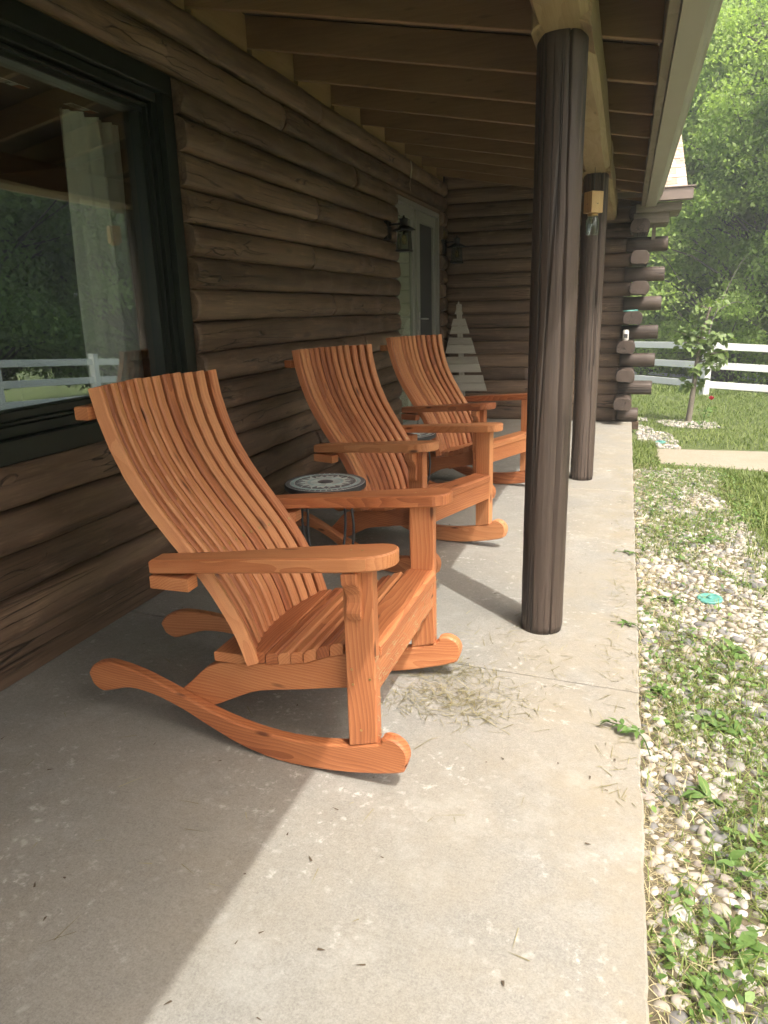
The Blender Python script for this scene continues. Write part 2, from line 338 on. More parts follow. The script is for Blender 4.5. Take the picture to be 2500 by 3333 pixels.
def smooth_loop(pts, k=4, closed=True):
    n = len(pts); P = [Vector(p) for p in pts]; out = []
    rngi = range(n) if closed else range(n-1)
    for i in rngi:
        g = lambda j: P[j % n] if closed else P[min(max(j, 0), n-1)]
        p0, p1, p2, p3 = g(i-1), g(i), g(i+1), g(i+2)
        for j in range(k):
            t = j/k
            out.append(0.5*((2*p1)+(p2-p0)*t+(2*p0-5*p1+4*p2-p3)*t*t+(3*p1-p0-3*p2+p3)*t**3))
    if not closed: out.append(P[-1])
    return [tuple(p) for p in out]
def lerp_tab(tab, x):
    for (a, u), (c, w_) in zip(tab, tab[1:]):
        if x <= c: return u+(w_-u)*max(0, (x-a))/(c-a)
    return tab[-1][1]
def vnoise(x, seed=0):
    i = math.floor(x); f_ = x-i; f_ = f_*f_*(3-2*f_)
    h = lambda n: (math.sin(n*127.1+seed*311.7)*43758.5453) % 1.0
    return h(i)*(1-f_)+h(i+1)*f_

# ------------------------------------------------------------------ terrain
def gz(x, y):
    s = y+0.9*max(x, 0)
    tab = [(-1e3, -0.07), (7, -0.07), (15.5, -0.30), (20, -0.62), (34, -2.1), (60, -2.6), (300, -3), (2000, -3)]
    return lerp_tab(tab, s)
xs = [-900, -300, -100, -40, -15, -6, -2.5, 0, 0.12, 0.5, 1, 1.5, 2, 3, 4, 5, 6, 8, 10, 13, 17, 22, 30, 45, 80, 160, 400, 900]
ys = [-900, -300, -100, -30, -10, -4, 0, 2, 4, 6, 7, 8, 9, 10, 11, 12, 13, 14, 15, 16, 17, 18.5, 20, 22, 25, 28, 31, 34, 40, 50, 70, 110, 200, 400, 900]
V = [(x, y, gz(x, y)) for y in ys for x in xs]; nx = len(xs)
F = [(j*nx+i, j*nx+i+1, (j+1)*nx+i+1, (j+1)*nx+i) for j in range(len(ys)-1) for i in range(nx-1)]
me = np_mesh('ground', V, F, 'ground'); me.shade_smooth(); tag(obj('ground', me), kind='structure')

# porch slab in cast panels with tooled joints
slab = tag(empty('porch_slab'), kind='structure')
SX0, SX1 = -2.22, 0.122
joints = [(-3.0, -3.0), (-0.35, -0.35), (2.655, 2.5), (5.66, 5.545), (9.10, 9.10)]
for (a0, a1), (b0, b1) in zip(joints, joints[1:]):
    g_ = 0.005
    edge = [(SX1+0.007*(vnoise(y*7, 3)-0.5)+0.006*(vnoise(y*33, 5)-0.5), y) for y in np.linspace(a1+g_, b1-g_, 110)]
    poly = [(SX0, a0+g_)]+edge+[(SX0, b0-g_)]
    MB().prism(poly, -0.10, 0.0, lambda u, v, t: (u, v, t), 0.006).build('slab_panel', 'slab', slab)
MB().box(SX0, SX1-0.03, -3, 9.1, -0.12, -0.055, 0).build('slab_base', 'soil', slab)

# walk leading off across the lawn
mb = MB(); n = 24
top = []
for i in range(n+1):
    x = 0.30+i*7.0/n; top.append((x, 7.02-0.12*(x-0.3)/1.0*0.9, 7.86+0.18*(x-0.3)))
vs = []; 
for x, y0, y1 in top:
    jx = 0.03*(vnoise(x*5, 1)-0.5) if x > 0.31 else 0
    y0 = max(6.3, y0); y1 = min(8.35, y1)
    for y, dz in ((y0+jx, -0.08), (y0+jx, 0.006), ((y0+y1)/2, 0.014), (y1+jx, 0.006), (y1+jx, -0.08)): vs.append((x, y, gz(x, y)+dz))
fs = [(i*5+k, (i+1)*5+k, (i+1)*5+k+1, i*5+k+1) for i in range(n) for k in range(4)]+[(0, 1, 2, 3, 4)]
mb.add(vs, fs); tag(mb.build('garden_path', 'path'), kind='structure')

# ------------------------------------------------------------------ the log cabin
cabin = tag(empty('log_cabin', (-2.16, 3, 0)), 'dark brown log cabin with covered porch, picture window and projecting wing', 'house')
cabin.location = (0, 0, 0)
WX = -2.16; PZ = 0.163; Z0 = 0.175
def zs(k): return Z0+PZ*k
# profile of a log face: list of (outward, height 0..1)
PROF = [(-0.05, 0.0), (0.000, 0.005), (0.020, 0.035), (0.036, 0.11), (0.046, 0.25), (0.050, 0.42), (0.049, 0.60), (0.043, 0.77), (0.030, 0.90), (0.014, 0.97), (0.000, 0.995), (-0.05, 1.0)]
def log_piece(parent, a0, a1, z0, z1, face, seed, amp=1.0, end0=True, end1=True, flip=1, mat='log'):
    """a log along axis; face(a, out, z) -> xyz"""
    L = a1-a0; n = max(3, int(L/0.055)); mb = MB(); m = len(PROF); vs, gs, fs = [], [], []
    knots = [(random.uniform(a0+0.1, a1-0.1), random.uniform(0.25, 0.8), random.uniform(0.012, 0.03)) for _ in range(int(L*1.1))] if L > 0.5 else []
    for i in range(n+1):
        a = a0+L*i/n
        bul = 1+amp*(0.35*(vnoise(a*1.7, seed)-0.5)+0.22*(vnoise(a*5.1, seed+9)-0.5))
        sag = amp*0.007*(vnoise(a*0.9, seed+4)-0.5)
        for j, (o, h) in enumerate(PROF):
            oo = o*bul if o > 0 else o
            if o > 0.01: oo += amp*(0.010*(vnoise(a*7.3+h*5, seed+20+j)-0.5)+0.005*(vnoise(a*19, seed+50+j)-0.5))
            for ka, kh, kr in knots:
                d2 = ((a-ka)/0.045)**2+((h-kh)/0.2)**2
                if d2 < 4 and o > 0.01: oo += kr*math.exp(-d2)*(1 if kr > 0.018 else -0.7)
            z = z0+(z1-z0)*h+(sag if 0 < j < m-1 else 0)
            vs.append(face(a, oo, z)); gs.append((a, oo, z))
    for i in range(n):
        for j in range(m-1): fs.append((i*m+j, (i+1)*m+j, (i+1)*m+j+1, i*m+j+1))
    fs.append(tuple(range(m))); fs.append(tuple(range((n+1)*m-1, n*m-1, -1)))
    mb.add(vs, fs, gs); me = mb.mesh('log', mat)
    me.polygons.foreach_set('use_smooth', [len(p.vertices) == 4 for p in me.polygons]); me.update()
    return obj('log', me, parent)
fy = lambda a, o, z: (WX+o, a, z)
wall = empty('front_wall', parent=cabin)
WY0, WY1, DY0, DY1 = 0.80, 3.405, 7.035, 8.80
bj = {0: [1.2], 1: [4.9], 2: [5.3], 3: [5.9], 4: [], 5: [6.0], 6: [], 7: [5.3], 8: [], 9: [4.95], 10: [], 11: [5.05], 12: [], 13: [5.9], 14: [4.6], 15: [5.2]}
for k in range(16):
    segs = [(-3.0, 9.03)]
    if 4 <= k <= 13: segs = [(-3.0, WY0-0.005), (WY1, 9.03)]
    if k <= 13:
        segs2 = []
        for a, c_ in segs:
            if c_ > DY0: segs2 += [(a, DY0), (DY1, c_)]
            else: segs2.append((a, c_))
        segs = segs2
    for a, c_ in segs:
        cuts = [a]+[y for y in bj[k] if a+0.3 < y < c_-0.3]+[c_]
        for u, v_ in zip(cuts, cuts[1:]):
            log_piece(wall, u+(0.003 if u != a else 0), v_-(0.003 if v_ != c_ else 0), zs(k)+0.001, zs(k+1)-0.001, fy, random.random()*90, 1.5)
MB().box(WX-0.14, WX-0.045, -3, WY0, 0, 2.78, 0).build('wall_core', 'room', wall)
MB().box(WX-0.14, WX-0.045, WY1, DY0, 0, 2.78, 0).build('wall_core', 'room', wall)
MB().box(WX-0.14, WX-0.045, DY1, 9.2, 0, 2.78, 0).build('wall_core', 'room', wall)
MB().box(WX-0.14, WX-0.045, DY0, DY1, 2.43, 2.78, 0).build('wall_core', 'room', wall)
MB().box(WX-0.14, WX-0.045, WY0, WY1, 0, zs(4), 0).build('wall_core', 'room', wall)
MB().box(WX-0.14, WX-0.045, WY0, WY1, zs(14), 2.78, 0).build('wall_core', 'room', wall)
for a, c_ in ((-3, 1.05), (1.053, 4.6), (4.603, DY0-0.002), (DY1+0.002, 9.03)):
    MB().box(WX-0.04, WX+0.004, a, c_, 0.002, Z0-0.001, 0.004, 'y').build('sill_board', 'log', wall)
# wing wall facing the camera, with crossing corner logs
wing = empty('wing_wall', parent=cabin)
YB = 9.072; BZ = 0.159
fx = lambda a, o, z: (a, YB-o*(0.5 if o > 0 else 1), z)
for k in range(18):
    x1 = -0.02
    if k in (2, 4, 6, 8, 10, 12): x1 = 0.372-0.005*(12-k)
    if k == 0: x1 = 0.186
    if k % 2 == 1: x1 = 0.02
    cuts = [-2.15]+([-1.1] if k in (3, 9, 14) else [])+([x1] if x1 < 0.1 else [-0.05])
    for u, v_ in zip(cuts, cuts[1:]):
        log_piece(wing, u, v_-0.002, k*BZ+0.004, (k+1)*BZ+0.002, fx, random.random()*90, 0.5)
MB().prism([(-2.3, 0), (-0.06, 0), (-0.06, 2.56), (-2.3, 2.985)], YB+0.02, YB+0.16, lambda u, v, t: (u, t, v), 0).build('wall_core', 'room', wing)
MB().box(-2.2, 0.20, YB-0.02, YB+0.1, -0.09, 0.003, 0.004, 'x').build('sill_board', 'log', wing)
# full-round log ends (flat bed top and bottom, notched underside)
def full_log(parent, p0, axis, L, wdt, hgt, seed, notch=True):
    sec = []
    for i in range(20):
        a = 2*math.pi*i/20; cx, sz = math.cos(a), math.sin(a)
        u = wdt/2*math.copysign(abs(cx)**0.75, cx); v_ = max(-hgt/2, min(hgt/2, hgt*0.56*math.copysign(abs(sz)**0.9, sz)))
        if notch and 13 <= i <= 16: v_ += 0.016
        sec.append((u*(1+0.05*(vnoise(i*0.7, seed)-0.5)), v_))
    n = max(3, int(L/0.08)); mb = MB(); vs, gs, fs = [], [], []
    rings = [(0, 0.94)]+[(0.008+(L-0.016)*i/n, 1.0) for i in range(n+1)]+[(L, 0.94)]
    for a, sc in rings:
        wob = 1+0.05*(vnoise(a*3, seed+3)-0.5)
        for u, v_ in sec:
            uu, vv = u*sc*wob, v_*sc
            vs.append((p0[0]+a, p0[1]+uu, p0[2]+vv) if axis == 'x' else (p0[0]+uu, p0[1]+a, p0[2]+vv)); gs.append((a, uu, vv))
    m = len(sec)
    for i in range(len(rings)-1):
        for j in range(m): fs.append((i*m+j, i*m+(j+1) % m, (i+1)*m+(j+1) % m, (i+1)*m+j))
    fs.append(tuple(range(m))); fs.append(tuple(range(len(rings)*m-1, (len(rings)-1)*m-1, -1)))
    mb.add(vs, fs, gs); me = mb.mesh('log', 'post'); me.polygons.foreach_set('use_smooth', [len(p.vertices) == 4 for p in me.polygons]); return obj('log', me, parent)  # darker post stain on these sunlit logs offsets the sun in their colour
for k in (0, 2, 4, 6, 8, 10, 12):
    x1 = 0.186 if k == 0 else 0.378-0.006*(12-k)
    full_log(wing, (-0.055, YB+0.045, k*BZ+0.082), 'x', x1+0.055, 0.20, 0.155, random.random()*50, False)
for k, cx in ((1, 0.004), (3, 0.016), (5, 0.002), (7, 0.055), (9, 0.105), (11, 0.088), (13, 0.07)):
    full_log(wing, (cx, 8.72, k*BZ+0.082), 'y', 1.2, 0.205, 0.157, random.random()*50)
for k in (14, 15, 16): full_log(wing, (0.05, 8.95, k*BZ+0.082), 'y', 0.9, 0.2, 0.157, random.random()*50)

# posts
def post(y, seed):
    n, m = 70, 84; mb = MB(); vs, gs, fs = [], [], []; r0 = 0.0885; H = 2.29
    for i in range(n+1):
        z = H*i/n; ca = -1.02+0.16*(vnoise(z*1.3, seed)-0.5)+0.06*(vnoise(z*6, seed+2)-0.5)-0.10*z/H
        cb = -1.55+0.10*(vnoise(z*2.1, seed+7)-0.5); da = 0.042*min(1, 0.4+z*0.5)*(0.5+vnoise(z*2.2, seed+5))
        cw = 0.03+0.14*max(0, vnoise(z*1.6, seed+15)-0.1)*min(1, 0.3+z)
        for j in range(m):
            q = j/(m-1)
            if j < 4: a = ca+(-1, -0.25, 0.25, 1)[j]*cw
            else: a = ca+cw+(j-3.0)/(m-3.0)*(2*math.pi-2*cw)
            r = r0*(1+0.014*(vnoise(a*2.3+11, seed+i*0.01)-0.5)+0.02*(vnoise(z*1.1, seed+1)-0.5))
            r += 0.0012*(vnoise(a*40, seed+33)-0.5)+0.0015*(vnoise(z*5+a*3, seed+44)-0.5)
            if j in (1, 2): r -= da
            if i == 0 and j not in (1, 2): r -= 0.004
            vs.append((r*math.cos(a), r*math.sin(a), z)); gs.append((z, r*math.cos(a), r*math.sin(a)))
    for i in range(n):
        for j in range(m): fs.append((i*m+j, i*m+(j+1) % m, (i+1)*m+(j+1) % m, (i+1)*m+j))
    fs.append(tuple(range(m))); fs.append(tuple(range((n+1)*m-1, n*m-1, -1)))
    mb.add(vs, fs, gs); me = mb.mesh('porch_post', 'post'); me.polygons.foreach_set('use_smooth', [len(p.vertices) == 4 for p in me.polygons])
    return obj('porch_post', me, cabin, (-0.276, y, 0))
tag(post(2.972, 3.1), 'round brown porch post nearest the camera, split by long cracks'); tag(post(5.915, 8.4), 'round brown porch post farther along the slab')

# porch roof
roof = empty('porch_roof', parent=cabin)
rz = lambda x: 2.82-0.188*(x-WX)          # underside of the rafters
pol = []
for i in range(9):
    a = math.pi*i/8; pol.append((-0.27-0.095*math.cos(a)*0.96, 2.262-0.0*math.sin(a)))
beampoly = [(-0.362, 2.285), (-0.335, 2.262), (-0.205, 2.262), (-0.178, 2.285), (-0.174, 2.44), (-0.19, 2.468), (-0.35, 2.468), (-0.366, 2.44)]
for a, c_ in ((-3.0, 5.9), (5.903, 9.0)):
    mb = MB(); n = int((c_-a)/0.12); vs, gs = [], []
    for i in range(n+1):
        y = a+(c_-a)*i/n
        for j, (u, v_) in enumerate(beampoly):
            du = 0.012*(vnoise(y*1.4+j, 60+j)-0.5); dv = 0.012*(vnoise(y*1.9+j*2, 70+j)-0.5) if j < 4 else 0
            vs.append((u+du, y, v_+dv)); gs.append((y, u, v_))
    m = len(beampoly); fs = [(i*m+j, i*m+(j+1) % m, (i+1)*m+(j+1) % m, (i+1)*m+j) for i in range(n) for j in range(m)]
    fs += [tuple(range(m)), tuple(range((n+1)*m-1, n*m-1, -1))]
    mb.add(vs, fs, gs).build('beam', 'beam', roof)
# curved saddle blocks where the beam sits on a post
for y in (2.972, 5.915):
    pts = [(-0.105, 0.16), (-0.105, -0.045)]+[(-0.105+0.21*i/8, -0.045+0.042*math.sin(math.pi*i/8)) for i in range(1, 8)]+[(0.105, -0.045), (0.105, 0.16)]
    MB().prism(pts, -0.16, 0.16, lambda u, v, t: (-0.27+u*0.94, y+t, 2.285+v), 0.006, lambda u, v, t: (t, u, v)).build('saddle_block', 'beam', roof)
RX0, RX1 = WX-0.06, 0.068
ry = [3.612+0.6405*i for i in range(-10, 9)]
for y in ry:
    if y > 8.95: continue
    MB().prism([(RX0, rz(RX0)), (RX1, rz(RX1)), (RX1, rz(RX1)+0.165), (RX0, rz(RX0)+0.165)], y, y+0.04, lambda u, v, t: (u, t, v), 0.003, lambda u, v, t: (u, v, t)).build('rafter', 'rafter', roof)
for i, y in enumerate(ry):      # blocking on the top log between rafters
    y1 = ry[i+1] if i+1 < len(ry) else 9.06
    MB().box(WX-0.045, WX-0.008, y+0.052, y1-0.006, 2.78, 2.985, 0.002, 'y').build('blocking', 'block', roof)
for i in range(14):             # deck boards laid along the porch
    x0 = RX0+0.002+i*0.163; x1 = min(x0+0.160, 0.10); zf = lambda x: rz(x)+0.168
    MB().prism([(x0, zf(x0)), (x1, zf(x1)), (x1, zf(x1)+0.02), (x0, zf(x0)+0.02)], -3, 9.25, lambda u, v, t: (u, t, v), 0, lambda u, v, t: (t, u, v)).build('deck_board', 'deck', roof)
MB().prism([(RX0-0.4, rz(RX0-0.4)+0.196), (0.17, rz(0.17)+0.196), (0.17, rz(0.17)+0.215), (RX0-0.4, rz(RX0-0.4)+0.215)], -3.02, 9.06, lambda u, v, t: (u, t, v), 0).build('roof_skin', 'shingle', roof)
for a, c_ in ((-3, 4.3), (4.302, 8.98)):
    MB().box(0.070, 0.112, a, c_, 2.352, 2.565, 0.003, 'y').build('fascia', 'fascia', roof)
gp = [(0.115, 2.335), (0.205, 2.335), (0.222, 2.345), (0.228, 2.372), (0.246, 2.392), (0.252, 2.425), (0.268, 2.432), (0.268, 2.444), (0.244, 2.444), (0.240, 2.40), (0.221, 2.378), (0.216, 2.352), (0.125, 2.345), (0.125, 2.45), (0.115, 2.45)]
MB().prism(gp, -3, 8.72, lambda u, v, t: (u, t, v), 0).build('gutter', 'gutter', roof)

# wing roof with individual shingles
wr = empty('wing_roof', parent=cabin)
wz = lambda y: 2.495+0.43*(y-8.70)
MB().prism([(8.70, wz(8.70)-0.06), (14, wz(14)-0.06), (14, wz(14)), (8.70, wz(8.70))], -0.3, 0.50, lambda u, v, t: (t, u, v), 0).build('roof_base', 'fascia', wr)
sh = MB().box(0, 0.197, 0, 0.30, 0, 0.014, 0.002).mesh('shingle', 'shingle'); th = math.atan(0.43)
for r_ in range(17):
    off = [0, 0.1, 0.05][r_ % 3]
    for q in range(5):
        x = 0.515-0.2*(q+1)+off
        if x+0.197 > 0.53: continue
        y = 8.675+0.128*math.cos(th)*r_
        o = obj('shingle', sh, wr, (x, y, wz(y)+0.006+0.003*(vnoise(r_*3.1+q, 2))), (th-0.035, 0, 0))
    if off:
        MB().box(0, off-0.003, 0, 0.30, 0, 0.014, 0.002).build('shingle', 'shingle', wr, False, (0.515-0.197+0.197-off+0.0, 8.675+0.128*math.cos(th)*r_, wz(8.675+0.128*math.cos(th)*r_)+0.006), (th-0.035, 0, 0))
MB().box(0.10, 0.566, 8.575, 8.69, 2.375, 2.492, 0.006).build('gutter', 'gutter2', wr)
MB().box(0.12, 0.585, 8.562, 8.705, 2.492, 2.505, 0.003).build('gutter_lip', 'gutter2', wr)
MB().box(0.02, 0.47, 8.70, 9.3, 2.285, 2.372, 0.004).build('soffit', 'fascia', wr)
MB().box(0.0, 0.36, 8.78, 9.3, 2.18, 2.283, 0.004).build('frieze_board', 'fascia', wr)
MB().box(0.20, 0.24, 9.0, 9.05, 2.03, 2.18, 0.003).build('bracket_strut', 'fascia', wr)

# picture window
win = empty('window', parent=cabin)
def frame(name, y0, y1, z0, z1, wd, x0, x1, mat, par=win):
    f_ = empty(name, parent=par) if False else None
    mb = MB()
    for a in ((y0, y1, z1-wd, z1, 'y'), (y0, y1, z0, z0+wd, 'y'), (y0, y0+wd, z0+wd, z1-wd, 'z'), (y1-wd, y1, z0+wd, z1-wd, 'z')):
        mb.box(x0, x1, a[0], a[1], a[2], a[3], 0.003, a[4])
    return mb.build(name, mat, par)
frame('casing', WY0+0.01, 3.388, 0.830, 2.454, 0.088, -2.23, WX+0.012, 'green')
frame('frame', WY0+0.10, 3.298, 0.920, 2.364, 0.042, -2.25, WX-0.022, 'green')
frame('stop_bead', WY0+0.144, 3.244, 0.964, 2.310, 0.014, -2.26, WX-0.035, 'green')
frame('sash', WY0+0.158, 3.236, 0.978, 2.306, 0.034, -2.27, WX-0.055, 'green')
MB().box(-2.262, -2.258, WY0+0.19, 3.203, 1.01, 2.273, 0).build('glass', 'pane', win)
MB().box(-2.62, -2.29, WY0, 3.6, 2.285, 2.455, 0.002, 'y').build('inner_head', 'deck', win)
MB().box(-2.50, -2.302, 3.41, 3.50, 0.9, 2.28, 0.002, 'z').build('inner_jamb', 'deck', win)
# room behind the glass
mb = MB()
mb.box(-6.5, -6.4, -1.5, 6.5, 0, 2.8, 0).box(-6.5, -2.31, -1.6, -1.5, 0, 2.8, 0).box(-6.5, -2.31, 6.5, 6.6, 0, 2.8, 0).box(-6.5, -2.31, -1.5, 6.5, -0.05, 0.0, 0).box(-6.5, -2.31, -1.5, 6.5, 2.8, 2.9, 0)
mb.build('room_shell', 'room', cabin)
for y in (2.585, 3.015):
    st = MB().box(-2.476, -2.434, y, y+0.185, 2.2815, 2.2835, 0).build('warning_label', 'paper', win)
    MB().box(-2.474, -2.436, y+0.13, y+0.183, 2.2805, 2.2812, 0).build('label_panel', 'stred', st)
    mb = MB()
    for i in range(4): mb.box(-2.470+0.009*i, -2.466+0.009*i, y+0.012, y+0.095, 2.2805, 2.2812, 0)
    mb.build('label_print', 'print', st)
# curtain gathered beside the glass
mb = MB(); n, m = 70, 26; vs, fs = [], []
for j in range(m+1):
    z = 2.275-1.75*j/m; q = j/m
    y0, y1 = 3.03+0.03*q, 3.44+0.03*math.sin(q*3)
    for i in range(n+1):
        u = i/n; x = -2.50-0.035*math.sin(u*21+1.3*math.sin(q*2)+0.5*q)*(0.5+0.5*q)-0.018*math.sin(u*47+q*3)-0.03*q
        vs.append((x, y0+(y1-y0)*(u+0.012*math.sin(u*30+q)), z))
fs = [(j*(n+1)+i, j*(n+1)+i+1, (j+1)*(n+1)+i+1, (j+1)*(n+1)+i) for j in range(m) for i in range(n)]
mb.add(vs, fs); cu = mb.mesh('curtain', 'curtain', True, False); tag(obj('curtain', cu), 'pale gathered curtain hanging behind the picture window glass', 'curtain')

# double door
door = empty('door', parent=cabin)
def dframe(name, y0, y1, z0, z1, wl, wt, x0, x1, mat='doorg'):
    mb = MB()
    for a in ((y0, y1, z1-wt, z1, 'y'), (y0, y1, z0, z0+wt, 'y'), (y0, y0+wl, z0+wt, z1-wt, 'z'), (y1-wl, y1, z0+wt, z1-wt, 'z')):
        mb.box(x0, x1, a[0], a[1], a[2], a[3], 0.003, a[4])
    return mb.build(name, mat, door)
dframe('frame', DY0+0.005, DY1-0.005, 0.02, 2.415, 0.045, 0.05, -2.26, WX+0.005)
MB().box(-2.26, WX-0.02, 7.885, 7.945, 0.07, 2.365, 0.003, 'z').build('mullion', 'doorg', door)
dframe('door_leaf', 7.085, 7.883, 0.075, 2.362, 0.095, 0.10, -2.26, WX-0.045)
dframe('screen_leaf', 7.947, 8.748, 0.075, 2.362, 0.105, 0.11, -2.25, WX-0.030)
MB().box(-2.222, -2.218, 7.18, 7.79, 0.18, 2.26, 0).build('glass', 'pane2', door)
MB().box(-2.245, -2.237, 7.18, 7.79, 0.18, 2.26, 0).build('roller_shade', 'blind', door)
MB().box(-2.218, -2.214, 8.05, 8.645, 0.18, 2.255, 0).build('screen', 'screen', door)
hd = MB().box(WX-0.031, WX-0.022, 7.975, 8.012, 1.05, 1.32, 0.003, 'z').build('handle', 'tin', door)
MB().tube([(WX-0.03, 7.99, 1.25), (WX+0.03, 7.99, 1.25), (WX+0.04, 8.03, 1.25), (WX+0.04, 8.12, 1.245)], 0.009, 8).build('lever', 'tin', hd, True)
MB().box(WX-0.03, WX+0.06, DY0+0.003, DY1-0.003, 0.003, 0.03, 0.003, 'y').build('threshold', 'tin', door)
MB().box(WX-0.09, WX+0.012, DY0+0.002, DY1-0.002, 2.417, 2.456, 0.003, 'y').build('head_trim', 'log', door)

# ------------------------------------------------------------------ rocking chairs
BACK = [(0.30, -0.106), (0.363, -0.123), (0.422, -0.145), (0.486, -0.179), (0.547, -0.214), (0.594, -0.248), (0.664, -0.303), (0.726, -0.352), (0.802, -0.407), (0.882, -0.453), (0.969, -0.490), (1.062, -0.518), (1.156, -0.534)]
ROCK = [(-0.772, 0.150), (-0.744, 0.186), (-0.69, 0.206), (-0.635, 0.209), (-0.535, 0.197), (-0.442, 0.174), (-0.366, 0.152), (-0.258, 0.121), (-0.136, 0.097), (0.001, 0.087), (0.132, 0.097), (0.25, 0.120)]
ROCK2 = [(0.25, 0.120), (0.34, 0.145), (0.353, 0.164), (0.372, 0.172), (0.397, 0.170), (0.423, 0.152), (0.434, 0.122), (0.426, 0.088), (0.405, 0.065), (0.285, 0.033), (0.144, 0.009), (-0.005, 0.0), (-0.142, 0.019), (-0.265, 0.059), (-0.373, 0.099), (-0.485, 0.126), (-0.586, 0.130), (-0.66, 0.108), (-0.718, 0.092), (-0.757, 0.112)]
RAIL = smooth_loop([(-0.405, 0.135), (-0.353, 0.180), (-0.290, 0.240), (-0.235, 0.271)], 3, False)+smooth_loop([(-0.2, 0.278), (-0.093, 0.296), (0.0, 0.312), (0.093, 0.336), (0.135, 0.355), (0.18, 0.374), (0.249, 0.396)], 3, False)+smooth_loop([(0.249, 0.285), (0.155, 0.263), (0.074, 0.242), (-0.079, 0.205), (-0.17, 0.163), (-0.266, 0.112), (-0.335, 0.088)], 3, False)
W_ = lambda lx: 0.357+0.115*(lx-0.29)
SAG = lambda t: -0.066*(1-t*t)
